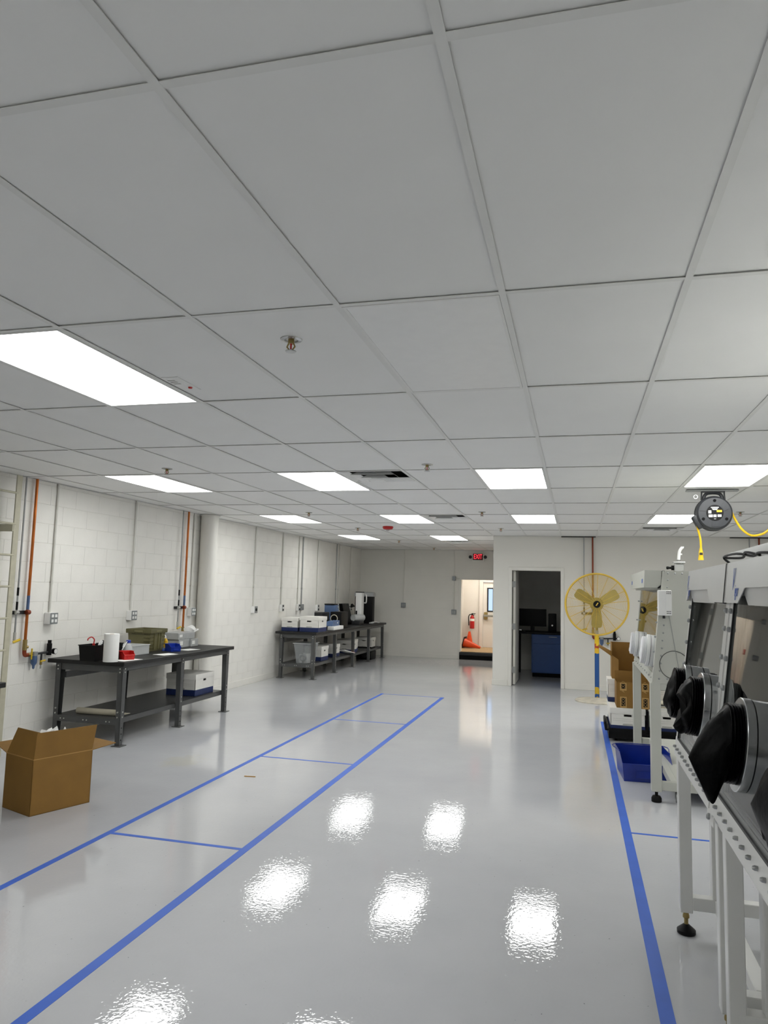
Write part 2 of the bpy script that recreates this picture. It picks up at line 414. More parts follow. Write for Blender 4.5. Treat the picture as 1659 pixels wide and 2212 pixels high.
# ------------------------------------------------------------------ suspended ceiling
LIT = {(-3, 2), (-6, 5), (-3, 5), (0, 5), (3, 5), (-6, 8), (-3, 8), (0, 8), (3, 8), (-6, 11), (-3, 11), (6, 5), (6, 8), (3, 2), (6, 2),
       (-3, -1), (3, -1), (-3, -4), (3, -4)}
UNLIT = {(0, 2)}
VENT = {(-2, 5): 'a', (-2, 8): 'b', (3, 9): 'c', (-3, 12): 'd'}
tile_cache = {}
def clip(c, r):
    x0, x1 = max(cx(c), XL), min(cx(c+1), XR); y0, y1 = max(ry(r), YF), min(ry(r+1), YB)
    if x0 >= OX-.02: y1 = min(y1, OY)
    return x0, x1, y0, y1
TT = .0065
for c in range(-8, 9):
    for r in range(-4, 15):
        x0, x1, y0, y1 = clip(c, r)
        if x1-x0 < .02 or y1-y0 < .02 or (c, r) in LIT or (c, r) in UNLIT: continue
        if (c, r) in VENT:
            if c == 3: y1 = y1 - GD/2
            else: y0 = y0 + GD/2
        key = (round(x1-x0, 3), round(y1-y0, 3)); w, d = key
        ctr = Vector(((x0+x1)/2, (y0+y1)/2, ZC+TT + random.uniform(-.0012, .0012))) - ORG[ceil.name]
        if key not in tile_cache:
            t = MB().box(-w/2+.003, w/2-.003, -d/2+.003, d/2-.003, 0, .016).build('ceiling_tile', 'tile_white', None, org=(0, 0, 0))
            t.parent = ceil; t.location = ctr; tile_cache[key] = t
        else: share(tile_cache[key], ceil, ctr)
def tee(x0, x1, y0, y1, name, along):
    b = MB().box(x0, x1, y0, y1, ZC + (0 if along == 'y' else .0006), ZC+.0022)
    ob = b.build(name, 'tee_white', ceil)
    if along == 'y': MB().box((x0+x1)/2-.003, (x0+x1)/2+.003, y0, y1, ZC+.002, ZC+.05).build('tee_web', 'tee_white', ob)
    else: MB().box(x0, x1, (y0+y1)/2-.003, (y0+y1)/2+.003, ZC+.002, ZC+.05).build('tee_web', 'tee_white', ob)
for c in range(-7, 9):
    y1 = OY if cx(c) > OX-.02 else YB
    tee(cx(c)-.012, cx(c)+.012, YF, y1, 'main_tee', 'y')
for r in range(-3, 15):
    x1 = OX if ry(r) > OY else XR
    tee(XL, x1, ry(r)-.012, ry(r)+.012, 'cross_tee', 'x')
b = MB().box(XL, XL+.022, YF, YB, ZC, ZC+.002).box(XL, OX, YB-.022, YB, ZC, ZC+.002).box(OX, XR, OY-.022, OY, ZC, ZC+.002).box(OX-.022, OX, OY-.02, YB, ZC, ZC+.002)
b.build('wall_angle', 'tee_white', ceil)

LAB = {(-3, 2): 'bright lit panel light edged by the detector plate with red dot', (-6, 5): 'lit ceiling panel light over the bench with olive crate, nearest the copper pipes',
       (-3, 5): 'lit ceiling panel light touching the larger open air vent', (0, 5): 'lit ceiling panel light two grid rows past the unlit panel',
       (3, 5): 'lit ceiling panel light just before the cord reel mounting bar', (-6, 8): 'lit ceiling panel light in line with the round white column and far bench',
       (-3, 8): 'lit ceiling panel light touching the second, smaller vent', (0, 8): 'lit ceiling panel light just in front of the dark office door',
       (3, 8): 'lit ceiling panel light half hidden behind the black cord reel', (-6, 11): 'lit ceiling panel light above the far workbench instruments',
       (-3, 11): 'lit ceiling panel light closest to the exit sign'}
def light_box(c, r, lit):
    x0, x1, y0, y1 = cx(c)+.013, cx(c+1)-.013, ry(r)+.013, ry(r+1)-.013
    lab = LAB.get((c, r), 'lit ceiling panel light in the unseen part of the room')
    if not lit: lab = 'unlit white ceiling panel light in the grid'
    seen = (c, r) in LAB or not lit
    t = thing('ceiling_light' if seen else 'ceiling_light_offscreen', lab, 'ceiling light', ((x0+x1)/2, (y0+y1)/2, ZC), 'panel lights in the ceiling grid')
    b = MB(); w = .013
    b.box(x0, x0+w, y0, y1, ZC-.001, ZC+.05).box(x1-w, x1, y0, y1, ZC-.001, ZC+.05).box(x0+w, x1-w, y0, y0+w, ZC-.001, ZC+.05).box(x0+w, x1-w, y1-w, y1, ZC-.001, ZC+.05)
    b.box(x0, x1, y0, y1, ZC+.035, ZC+.055)
    b.build('frame', 'frame_white', t)
    MB().box(x0+w, x1-w, y0+w, y1-w, ZC+.001, ZC+.006).build('diffuser', 'panel_light' if lit else 'white_plastic', t)
for c, r in sorted(LIT):
    if cx(c+1) <= XR + .01: light_box(c, r, True)
light_box(0, 2, False)
VLAB = {'a': 'open square ceiling air vent beside the lit panel over the aisle', 'b': 'small square ceiling air vent beyond the first vent',
        'c': 'square ceiling air vent below the panel half hidden by the cord reel', 'd': 'thin dark ceiling vent close to the exit sign'}
for (c, r), k in VENT.items():
    x0, x1 = cx(c)+.013, cx(c+1)-.013
    y0 = ry(r)+.013 if c != 3 else ry(r)+GD/2+.013
    y1 = y0 + GD/2 - .026
    t = thing('ceiling_vent', VLAB[k], 'vent', ((x0+x1)/2, (y0+y1)/2, ZC), 'square air vents in the ceiling')
    xm, ym = (x0+x1)/2, (y0+y1)/2; H = (x1-x0)/2
    MB().box(x0, x1, y0, y1, ZC+.10, ZC+.104).build('backing', 'galv', t)
    for i, (o, z0) in enumerate(((0, -.002), (.085, -.016), (.165, -.030))):
        h = H-o
        b = MB()
        for sx, s2 in ((1, 0), (-1, 0), (0, 1), (0, -1)):
            def q(hh, z): 
                if sx: return [Vector((xm+sx*hh, ym-hh, z)), Vector((xm+sx*hh, ym+hh, z))]
                return [Vector((xm-hh, ym+s2*hh, z)), Vector((xm+hh, ym+s2*hh, z))]
            a, b2 = q(h, ZC+z0), q(h-.045, ZC+.030+z0)
            b.plate([a[0], a[1], b2[1], b2[0]], (0, 0, .002))
        b.build('louvre_ring', 'white_plastic' if i else 'frame_white', t)
    MB().box(xm-.075, xm+.075, ym-.075, ym+.075, ZC-.042, ZC-.039, bev=.001).build('centre_plate', 'white_plastic', t)

SPR = [(-1.168, 2.80, 'large chrome sprinkler head beside the unlit ceiling panel'), (-1.195, 5.89, 'sprinkler head just before the vent and the panel past it'),
       (-3.606, 5.85, 'sprinkler head beside the lit panel nearest the copper pipes'), (1.93, 9.56, 'sprinkler head right of the cord reel above its drooping yellow cord'),
       (-1.183, 9.50, 'sprinkler head beside the second smaller vent'), (-1.172, 11.91, 'sprinkler head near the office wall corner'),
       (-3.598, 9.51, 'sprinkler head beside the panel in line with the white column'), (-3.605, 11.91, 'sprinkler head beside the red ceiling alarm'),
       (-3.59, 14.88, 'sprinkler head between the two farthest lit panels'), (-3.3, 17.3, 'farthest sprinkler head against the back wall')]
def sprinkler(x, y, lab):
    t = thing('sprinkler', lab, 'sprinkler', (x, y, ZC+TT), 'sprinkler heads in the ceiling')
    z = ZC+TT
    MB().lathe([(.048, .001), (.046, -.005), (.030, -.008), (.028, .0)], (x, y, z), n=24).build('escutcheon', 'steel', t)
    b = MB().cyl((x, y, z), (x, y, z-.022), .013, n=12)
    for s in (-1, 1): b.tube([(x+s*.011, y, z-.02), (x+s*.018, y, z-.035), (x+s*.004, y, z-.052)], .0035, n=6)
    b.build('frame_arms', 'brass', t)
    MB().cyl((x, y, z-.022), (x, y, z-.046), .004, n=8).build('glass_bulb', 'red_plastic', t)
    MB().lathe([(.004, -.05), (.024, -.054), (.022, -.057), (.003, -.056)], (x, y, z), n=16).build('deflector', 'steel', t)
for a in SPR: sprinkler(*a)
# red ceiling alarm
t = thing('ceiling_alarm', 'round red fire alarm strobe on the ceiling', 'alarm', (-3.0, 11.63, ZC+TT))
MB().lathe([(.085, .001), (.09, -.02), (.075, -.045), (.03, -.055)], (-3.0, 11.63, ZC+TT), n=28).build('housing', 'red_paint', t)
MB().lathe([(.028, -.05), (.026, -.072), (.01, -.078)], (-3.0, 11.63, ZC+TT), n=16).build('strobe_lens', 'clear_plastic', t)
# detector plate next to the first lit panel
t = thing('detector_plate', 'small flat ceiling sensor plate with a red dot beside the lit panel', 'sensor', (-2.0, 3.36, ZC+TT))
MB().box(-2.055, -1.955, 3.22, 3.46, ZC+TT-.004, ZC+TT+.001, bev=.002).build('plate', 'white_plastic', t)
MB().lathe([(.012, 0), (.010, -.006), (.002, -.008)], (-1.985, 3.40, ZC+TT-.004), n=14).build('sensor_eye', 'red_plastic', t)
for k in range(3): MB().box(-2.04, -2.0, 3.26+.03*k, 3.275+.03*k, ZC+TT-.005, ZC+TT-.0035).build('slot', 'card_print', t)

# ------------------------------------------------------------------ wall conduits with boxes
def conduit(p, wall, z0, lab, kind, cpl=True, grp='metal conduits dropping down the walls', name='conduit_drop', mcol='conduit_paint'):
    # wall 'L': runs down the left wall at Y=p ; 'B': back wall at X=p
    L = wall == 'L'
    P = (lambda o, s, z: (XL+o, p+s, z)) if L else (lambda o, s, z: (p+s, YB-o, z))
    t = thing(name, lab, 'conduit', P(.02, 0, z0), grp)
    MB().cyl(P(.016, 0, z0+.05), P(.016, 0, ZC), .0115, n=12).build('conduit_pipe', mcol, t)
    if cpl:
        MB().cyl(P(.016, 0, 1.62), P(.016, 0, 1.66), .015, n=12).build('coupling', mcol, t)
        MB().cyl(P(.002, 0, 1.64), P(.02, 0, 1.64), .012, n=8).build('strap', 'dark_grey', t)
    def bx(o0, o1, s0, s1, za, zb, bev=0):
        a, c = P(o0, s0, za), P(o1, s1, zb)
        return MB().box(min(a[0], c[0]), max(a[0], c[0]), min(a[1], c[1]), max(a[1], c[1]), za, zb, bev=bev)
    if kind == 'quad':
        bx(.0, .075, -.06, .06, z0-.06, z0+.06, .004).build('outlet_box', 'white_plastic', t)
        pl = bx(.075, .079, -.058, .058, z0-.058, z0+.058, .002).build('cover_plate', 'grey_plate', t)
        for s in (-.026, .026):
            for dz in (-.026, .026): bx(.078, .083, s-.017, s+.017, z0+dz-.016, z0+dz+.016, .004).build('socket', 'white_plastic', pl)
    elif kind == 'twist':
        bx(.0, .07, -.06, .06, z0-.06, z0+.06, .004).build('outlet_box', 'white_plastic', t)
        pl = bx(.07, .074, -.058, .058, z0-.058, z0+.058, .002).build('cover_plate', 'grey_plate', t)
        a = P(.074, 0, z0); c = P(.082, 0, z0); MB().cyl(a, c, .025, n=18).build('socket', 'black_plastic', pl)
    elif kind == 'strip':
        bx(.0, .06, -.045, .045, z0-.07, z0+.06, .004).build('outlet_box', 'white_plastic', t)
        pl = bx(.06, .064, -.043, .043, z0-.06, z0+.06, .002).build('cover_plate', 'grey_plate', t)
        for dz in (-.036, 0, .036): bx(.063, .068, -.022, .022, z0+dz-.014, z0+dz+.014, .003).build('socket', 'black_plastic' if dz else 'white_plastic', pl)
    elif kind == 'blank':
        bx(.0, .05, -.06, .06, z0-.06, z0+.06, .004).build('outlet_box', 'grey_plate', t)
        pl = bx(.05, .054, -.055, .055, z0-.055, z0+.055, .002).build('cover_plate', 'grey_plate', t)
        for s in (-.022, .022): bx(.053, .057, s-.012, s+.012, z0-.03, z0+.03, .003).build('socket', 'galv', pl)
    return t
conduit(6.63, 'L', 1.262, 'conduit ending in a four-socket outlet box beside the copper pipe near the ladder', 'quad')
conduit(8.085, 'L', 1.255, 'conduit ending in a four-socket outlet box above the olive crate', 'quad')
conduit(9.555, 'L', 1.268, 'conduit with four-socket outlet box just before the round white column', 'quad')
conduit(11.70, 'L', 1.258, 'conduit ending in a box with one round black socket past the column', 'twist')
conduit(12.93, 'L', 1.268, 'conduit with strip of sockets above the first white box on the far bench', 'strip')
conduit(13.78, 'L', 1.265, 'conduit with strip of sockets above the tilted-lid white box', 'strip')
conduit(13.99, 'L', 1.265, 'bluish grey conduit beside the pair of socket strips', 'blank', mcol='galv')
conduit(14.90, 'L', 1.24, 'conduit dropping behind the blue bench machine', 'strip', cpl=False)
conduit(16.18, 'L', 1.22, 'bluish grey conduit behind the dark slanted screen', 'blank', mcol='galv')
conduit(16.37, 'L', 1.22, 'pale conduit right beside the bluish grey conduit near the room corner', 'strip')
conduit(17.28, 'L', 1.2, 'last thin conduit on the block wall behind the white tower', 'strip', mcol='wall_paint')
conduit(-4.235, 'B', 1.287, 'conduit with grey box in the middle of the back wall', 'blank', mcol='wall_paint', cpl=False)
t = conduit(-2.94, 'B', 1.153, 'conduit with two grey boxes beside the lit hallway opening', 'blank', mcol='wall_paint', cpl=False)
MB().box(-2.985, -2.905, YB-.06, YB, 1.935, 2.04, bev=.006).build('junction_box', 'grey_plate', t)
MB().cyl((-2.91, YB-.03, 1.99), (-2.80, YB-.03, 1.985), .01, n=10).build('conduit_pipe', 'conduit_paint', t)
# small pipe stub below bench end, by the column
t = thing('pipe_stub', 'short white horizontal pipe with black valve on the wall behind the bench end', 'pipe', (-5.12, 9.4, .70))
MB().cyl((-5.12, 9.30, .72), (-5.12, 9.74, .72), .012, n=10).cyl((-5.12, 9.70, .72), (-5.145, 9.70, .72), .012, n=10).build('pipe', 'conduit_paint', t)
MB().cyl((-5.12, 9.25, .72), (-5.12, 9.32, .72), .02, n=12).box(-5.11, -5.08, 9.26, 9.32, .71, .73, bev=.003).build('valve', 'black_plastic', t)
MB().cyl((-5.12, 9.42, .30), (-5.12, 9.42, .80), .010, n=10).build('pipe', 'conduit_paint', t)

# round white column
t = thing('round_column', 'tall round white painted column against the block wall', 'column', (-5.27, 9.80, 0))
MB().cyl((-5.27, 9.80, 0), (-5.27, 9.80, 2.80), .128, n=40).build('shaft', 'wall_paint', t)
MB().lathe([(.150, ZC-.02), (.150, ZC-.004), (.129, ZC-.004), (.129, ZC-.02)], (-5.27, 9.80, 0), n=40).build('collar', 'wall_paint', t)

# ------------------------------------------------------------------ compressed-air drops
def air_drop(o, along, out, lab, copper='copper', top=ZC, full=True, sq=1.0):
    # o: base point on the wall (thin pipe), along: unit vec along wall towards copper pipe, out: off the wall
    A, O = Vector(along), Vector(out); o = Vector(o)
    P = lambda s, d, z: o + A*(s if s < .2 else .2+(s-.2)*sq) + O*d + Vector((0, 0, z))
    t = thing('air_drop', lab, 'pipes', P(0, .05, .8), 'compressed air drops')
    MB().cyl(P(0, .045, 1.13), P(0, .045, top), .009, n=10).build('thin_pipe', 'galv', t)
    for z in (1.5, 1.36): MB().cyl(P(0, .045, z), P(0, .045, z+.08), .011, n=10).build('label_sleeve', 'black_plastic', t)
    MB().cyl(P(.15, .045, 1.03), P(.15, .045, top), .0145, n=14).build('copper_pipe', copper, t)
    MB().cyl(P(.15, .045, 1.36), P(.15, .045, 1.50), .0152, n=14).build('blue_label', 'machine_blue', t)
    b = MB(); a, c = P(-.045, 0, 1.315), P(.20, .03, 1.35)
    b.box(min(a.x, c.x), max(a.x, c.x), min(a.y, c.y), max(a.y, c.y), 1.315, 1.35).build('strut', 'dark_grey', t)
    MB().cyl(P(-.02, .05, 1.333), P(.02, .05, 1.333), .018, n=10).build('clamp', 'zinc', t)
    MB().cyl(P(.128, .05, 1.333), P(.172, .05, 1.333), .024, n=10).build('clamp', 'old_copper', t)
    v = MB().cyl(P(0, .045, 1.06), P(0, .045, 1.14), .014, n=8).build('fitting', 'zinc', t)
    MB().tube([P(-.03, .06, 1.045), P(0, .07, 1.055), P(.05, .065, 1.065)], .013, n=8).build('valve_lever', 'valve_yellow', v)
    MB().cyl(P(.15, .045, .955), P(.15, .045, 1.06), .022, n=8).cyl(P(.15, .045, .985), P(.185, .055, .985), .014, n=8).build('ball_valve', 'brass', t)
    MB().tube([P(.15, .045, .965), P(.152, .045, .93), P(.165, .045, .905), P(.20, .045, .905)], .02, n=10).build('elbow', 'old_copper', t)
    v2 = MB().cyl(P(.2, .045, .905), P(.245, .045, .905), .021, n=8).build('ball_valve', 'brass', t)
    MB().box(-.008, .008, -.006, .006, 0, .11, bev=.004).build('valve_lever', 'valve_yellow', v2).location = P(.215, .08, .86) - ORG[v2.name]
    bpy.data.objects[v2.children[0].name].data.transform(Matrix.Translation(ORG[v2.name]))
    if full:
        MB().cyl(P(.25, .045, .905), P(.58, .045, .915), .012, n=10).build('manifold', 'dark_grey', t)
        f = MB().cyl(P(.295, .045, .89), P(.295, .045, .93), .034, n=16).build('filter_head', 'galv', t)
        MB().lathe([(.030, 0), (.032, -.03), (.030, -.075), (.014, -.10), (.012, -.125), (.004, -.135)], P(.295, .045, .89), n=18).build('filter_bowl', 'machine_blue', f)
        MB().cyl(P(.40, .045, .905), P(.40, .045, .83), .010, n=8).build('drain_leg', 'dark_grey', t)
        dv = MB().cyl(P(.40, .045, .835), P(.40, .045, .79), .013, n=8).build('drain_valve', 'brass', t)
        MB().cyl(P(.37, .065, .828), P(.435, .065, .832), .009, n=8).build('valve_lever', 'valve_yellow', dv)
        MB().cyl(P(.40, .045, .75), P(.40, .045, .79), .009, n=8).build('hose_tail', 'zinc', dv)
        MB().cyl(P(.51, .045, .88), P(.51, .045, 1.0), .026, n=14).cyl(P(.51, .045, 1.0), P(.51, .045, 1.035), .019, n=14).build('regulator', 'black_plastic', t)
        g = MB().cyl(P(.575, .045, .915)-A*0, P(.575, .075, .915), .030, n=20).build('gauge', 'black_plastic', t)
        MB().cyl(P(.575, .0755, .915), P(.575, .078, .915), .025, n=20).build('gauge_dial', 'paper_white', g)
    return t
air_drop((XL, 6.12, 0), (0, 1, 0), (1, 0, 0), 'copper and grey air pipes with filter and gauge beside the ladder')
air_drop((XL, 9.18, 0), (0, 1, 0), (1, 0, 0), 'copper and grey air pipes dropping behind the stacked grey cartons', sq=.5)
t = air_drop((.147, OY, 0), (1, 0, 0), (0, -1, 0), 'red-brown and grey air pipes dropping behind the yellow fan', 'old_copper')
MB().box(-.245, .35, OY-.06, OY-.005, ZC-.012, ZC-.001).build('ceiling_strip', 'black_matte', t)  # flat black strip along the ceiling edge above the pipes
t = air_drop((2.845, OY, 0), (1, 0, 0), (0, -1, 0), 'red-brown and grey air pipes on the wall beyond the glove boxes', 'old_copper', full=False)
MB().box(2.55, 3.3, OY-.06, OY-.005, ZC-.012, ZC-.001).build('ceiling_strip', 'black_matte', t)  # same black strip at the ceiling, over the second pair

# ------------------------------------------------------------------ wall ladder
t = thing('wall_ladder', 'beige painted fixed ladder bolted to the block wall', 'ladder', (-5.25, 5.7, 0))
for y in (5.91, 5.45):
    MB().box(-5.262, -5.248, y-.035, y+.035, 0, ZC-.02, bev=.002).build('side_rail', 'ladder_paint', t)
    MB().box(XL, -5.25, y-.05 if y > 5.6 else y-.03, y-.02 if y > 5.6 else y, 2.12, 2.19, bev=.002).build('wall_bracket', 'ladder_paint', t)
for k in range(9): MB().cyl((-5.255, 5.43, .08+.302*k), (-5.255, 5.90, .08+.302*k), .011, n=10).build('rung', 'ladder_paint', t)

# ------------------------------------------------------------------ workbenches
def bench(y0, nbay, xf, xb, ztop, lab, bay=1.155, zs=.27, over=.09):
    ys = [y0+bay*i for i in range(nbay+1)]
    t = thing('workbench', lab, 'workbench', ((xf+xb)/2, (ys[0]+ys[-1])/2, 0), 'steel workbenches along the block wall')
    MB().box(xb-.02, xf+.045, ys[0]-over, ys[-1]+over, ztop-.042, ztop, bev=.004).build('worktop', 'bench_top', t)
    zt = ztop-.042
    for i, y in enumerate(ys):
        for side, x in ((1, xf), (-1, xb+.05)):
            # folded channel leg: web facing the aisle, two flanges, tapering a little towards the foot
            s = side; d = 1 if i < nbay else -1
            b = MB()
            hw = lambda z: .028 + .012*(z-.006)/(zt-.006)
            def web(z0, z1, l0, r0, l1, r1):
                b.loft([[Vector((x, y+l0, z0)), Vector((x, y+r0, z0)), Vector((x-.004*s, y+r0, z0)), Vector((x-.004*s, y+l0, z0))],
                        [Vector((x, y+l1, z1)), Vector((x, y+r1, z1)), Vector((x-.004*s, y+r1, z1)), Vector((x-.004*s, y+l1, z1))]])
            web(.21, zt, -hw(.21), hw(.21), -hw(zt), hw(zt))
            web(.006, .21, -hw(.006), -.007, -hw(.21), -.007); web(.006, .21, .007, hw(.006), .007, hw(.21))
            for z0, z1 in ((.006, .053), (.067, .113), (.127, .173), (.187, .21)): web(z0, z1, -.007, .007, -.007, .007)
            for e in (-1, 1):
                b.loft([[Vector((x, y+e*.028, .006)), Vector((x, y+e*.025, .006)), Vector((x-.05*s, y+e*.025, .006)), Vector((x-.05*s, y+e*.028, .006))],
                        [Vector((x, y+e*.040, zt)), Vector((x, y+e*.037, zt)), Vector((x-.06*s, y+e*.037, zt)), Vector((x-.06*s, y+e*.040, zt))]])
            lg = b.build('leg', 'bench_steel', t)
            MB().box(x-.075 if s > 0 else x-.035, x+.035 if s > 0 else x+.075, y-.055, y+.055, 0, .007, bev=.002).build('foot_plate', 'bench_steel', lg)
            bb = MB()
            for z in (zt-.03, zt-.065, zs+.02, zs+.07): bb.cyl((x-.001*s, y, z), (x+.005*s, y, z), .008, n=8)
            if i == 0:
                for z in (zt-.03, zt-.065, zs+.02, zs+.07): bb.cyl((x-.03*s, y-.034, z), (x-.03*s, y-.044, z), .008, n=8)
            bb.build('bolts', 'zinc', lg, kind='stuff')
        MB().box(xb+.05, xf, y-.03, y-.026, zt-.07, zt).build('end_rail', 'bench_steel', t)
    for i in range(nbay):
        a, c = ys[i]+.03, ys[i+1]-.03
        MB().box(xf-.004, xf, a, c, zt-.055, zt).box(xf-.03, xf, a, c, zt-.055, zt-.052).build('front_rail', 'bench_steel', t)
        MB().box(xb+.10, xb+.13, a, c, zt-.16, zt-.10).build('stringer', 'bench_steel', t)
        MB().box(xb+.055, xf-.06, ys[i]-(.03 if i == 0 else 0), ys[i+1]+(.03 if i == nbay-1 else 0), zs-.003, zs).box(xf-.064, xf-.06, ys[i], ys[i+1], zs-.055, zs).build('shelf', 'bench_steel', t)
    lip = MB().box(xb+.055, xf-.01, ys[0]-.034, ys[0]-.030, zs-.06, zs).build('shelf_lip', 'bench_steel', t)
    bb = MB()
    for f in (.12, .17, .46, .51, .80, .85): bb.cyl((xb+.05+f*(xf-xb-.05), ys[0]-.033, zs-.03), (xb+.05+f*(xf-xb-.05), ys[0]-.039, zs-.03), .007, n=8)
    bb.build('bolts', 'zinc', lip, kind='stuff')
    return t
bench(6.70, 2, -4.48, -5.33, .848, 'dark steel workbench holding the olive crate and paper towel roll', bay=1.152)
bench(12.72, 4, -4.60, -5.33, .848, 'long dark steel workbench holding white storage boxes and instruments', bay=1.232)
bench(2.50, 2, -4.48, -5.33, .832, 'dark steel workbench whose end shows in front of the wall ladder', bay=1.20, over=.12)
BT = .848; SH = .27

# ------------------------------------------------------------------ reusable small things
def file_box(x, y, z, w, d, h, lab, rotz=0, face='-y', lid=True, band=.30, grp='white and blue cardboard storage boxes', band_col='card_blue'):
    """lidded cardboard storage box, centre of base at (x,y,z); w along local x, d along local y"""
    t = thing('storage_box', lab, 'box', (x, y, z), grp, rotz, local=True)
    e = .004
    k, ha, hb = .005, h*.66, h*.66+.024; B = MB(); X, Y = w/2-e, d/2-e
    B.box(-X, X, -Y, Y, 0, k)
    for q in (-1, 1):                     # four walls, each with an open hand hole
        ya, yb = sorted((q*Y, q*(Y-k))); xa, xb = sorted((q*X, q*(X-k)))
        for u0, u1, z0, z1 in ((-X, -.042, 0, h-.002), (.042, X, 0, h-.002), (-.042, .042, 0, ha), (-.042, .042, hb, h-.002)): B.box(u0, u1, ya, yb, z0, z1)
        for u0, u1, z0, z1 in ((-Y, -.035, 0, h-.002), (.035, Y, 0, h-.002), (-.035, .035, 0, ha), (-.035, .035, hb, h-.002)): B.box(xa, xb, u0, u1, z0, z1)
    B.build('body', 'card_white', t)
    if band: MB().box(-w/2+e-.001, w/2-e+.001, -d/2+e-.001, d/2-e+.001, 0.001, h*band, bev=.003).build('base_band', band_col, t)
    if lid:
        l = MB().box(-w/2-.003, w/2+.003, -d/2-.003, d/2+.003, h-.062, h+.004, bev=.005).build('lid', 'card_white', t)
    for s in (-1, 1):
        b = MB()
        for k in (.48, .56): b.box(-w*.42, w*.42, s*(d/2-e)-.0009, s*(d/2-e)+.0009, h*k, h*k+.002)
        b.build('print_lines', 'card_print', t, kind='stuff')
        MB().prism([(-.06, h*band-.004), (.06, h*band-.004), (.05, h*band+.018), (-.05, h*band+.018)], 'xz', s*(d/2-e)-.0016, s*(d/2-e)+.0016).build('label_frame', 'card_print', t)
    return t
def open_bin(x, y, z, w, d, h, lab, col, rotz=0, cat='bin', grp='open plastic parts bins', front=.6, name='parts_bin'):
    """open-front stacking bin; open low front on local -y"""
    t = thing(name, lab, cat, (x, y, z), grp, rotz, local=True)
    k = .003; a = .9
    b = MB().box(-w/2*a, w/2*a, -d/2*a, d/2*.97, 0, k)
    b.plate([(-w/2*a, d/2*.97, 0), (w/2*a, d/2*.97, 0), (w/2, d/2, h), (-w/2, d/2, h)], (0, -k, 0))
    for s in (-1, 1):
        b.plate([(s*w/2*a, -d/2*a, 0), (s*w/2*a, d/2*.97, 0), (s*w/2, d/2, h), (s*w/2, -d/2*.35, h), (s*w/2*.97, -d/2, h*front)], (-s*k, 0, 0))
    b.plate([(-w/2*a, -d/2*a, 0), (w/2*a, -d/2*a, 0), (w/2*.97, -d/2, h*front), (-w/2*.97, -d/2, h*front)], (0, k, 0))
    b.build('shell', col, t)
    r = MB().tube([(-w/2*.97, -d/2, h*front), (w/2*.97, -d/2, h*front)], .005, n=6)
    r.tube([(-w/2, -d/2*.35, h), (-w/2, d/2, h), (w/2, d/2, h), (w/2, -d/2*.35, h)], .005, n=6)
    r.build('rim', col, t)
    MB().box(-w*.22, w*.22, -d/2*.965-.004, -d/2*.965, h*.15, h*.42, bev=.0015).build('label_slot', col, t)
    return t
def sheet_paper(pts, z, lab, th=.0015):
    return MB().prism(pts, 'xy', z, z+th).build('paper_sheet', 'paper_white', label=lab, cat='paper', group='loose papers on the benches')

# ------------------------------------------------------------------ things on the first bench
# black tub with scoop and red hook
t = thing('black_tub', 'black plastic tub with tools, left of the paper towel roll', 'tub', (-4.83, 6.64, BT), 'black tubs on the bench')
def tub(t, x, y, w, d, h):
    z = BT; k = .004
    o = lambda f, zz: [Vector((x-w/2*f, y-d/2*f, zz)), Vector((x+w/2*f, y-d/2*f, zz)), Vector((x+w/2*f, y+d/2*f, zz)), Vector((x-w/2*f, y+d/2*f, zz))]
    MB().loft([o(.86, z), o(1, z+h), o(1.06, z+h), o(1.06, z+h+.008), o(.96, z+h+.008), o(.95, z+h), o(.82, z+.005)]).build('tub_shell', 'black_plastic', t)
tub(t, -4.83, 6.64, .20, .20, .155)
s_ = thing('red_hook', 'red bent hook sticking up out of the black tub', 'hook', (-4.83, 6.63, BT+.006))
MB().tube([(-4.83, 6.63, BT+.006), (-4.82, 6.63, BT+.17), (-4.818, 6.632, BT+.215), (-4.835, 6.61, BT+.24), (-4.855, 6.585, BT+.225), (-4.858, 6.58, BT+.205)], .006, n=8).build('hook_wire', 'red_plastic', s_)
MB().cyl((-4.82, 6.63, BT+.15), (-4.82, 6.63, BT+.175), .014, n=10).build('grip', 'red_plastic', s_)
s_ = thing('hand_scoop', 'white scoop standing in the black tub', 'scoop', (-4.81, 6.70, BT+.006))
MB().prism([(6.66, BT+.006), (6.72, BT+.006), (6.76, BT+.19), (6.735, BT+.205), (6.70, BT+.17)], 'yz', -4.815, -4.803).build('blade', 'white_plastic', s_)
MB().prism([(6.72, BT+.006), (6.75, BT+.006), (6.785, BT+.17), (6.765, BT+.20), (6.755, BT+.18)], 'yz', -4.83, -4.79).build('handle', 'dark_grey', s_)
t = thing('black_tub', 'empty black plastic tub partly behind the paper towel roll', 'tub', (-4.83, 6.92, BT), 'black tubs on the bench')
tub(t, -4.83, 6.92, .20, .18, .155)
# paper towel roll
t = thing('paper_towel_roll', 'white paper towel roll standing upright on the bench', 'paper roll', (-4.61, 6.63, BT))
MB().lathe([(.022, 0), (.074, 0), (.075, .01), (.075, .27), (.073, .282), (.024, .276), (.022, .27)], (-4.61, 6.63, BT), n=36).build('paper', 'paper_white', t)
MB().lathe([(.021, .002), (.023, .002), (.023, .279), (.021, .279), (.021, .002)], (-4.61, 6.63, BT), n=20, caps=False).build('core', 'cardboard_light', t)
open_bin(-4.60, 6.90, BT, .12, .13, .085, 'small red plastic parts bin in front of the clear bottle', 'red_plastic', math.radians(58))
open_bin(-4.72, 8.02, BT, .14, .15, .085, 'blue plastic parts bin in front of the grey cartons', 'blue_plastic', math.radians(58))
sheet_paper([(-4.67, 6.72), (-4.50, 6.70), (-4.46, 6.98), (-4.60, 6.99)], BT, 'white paper lying flat beside the paper towel roll')
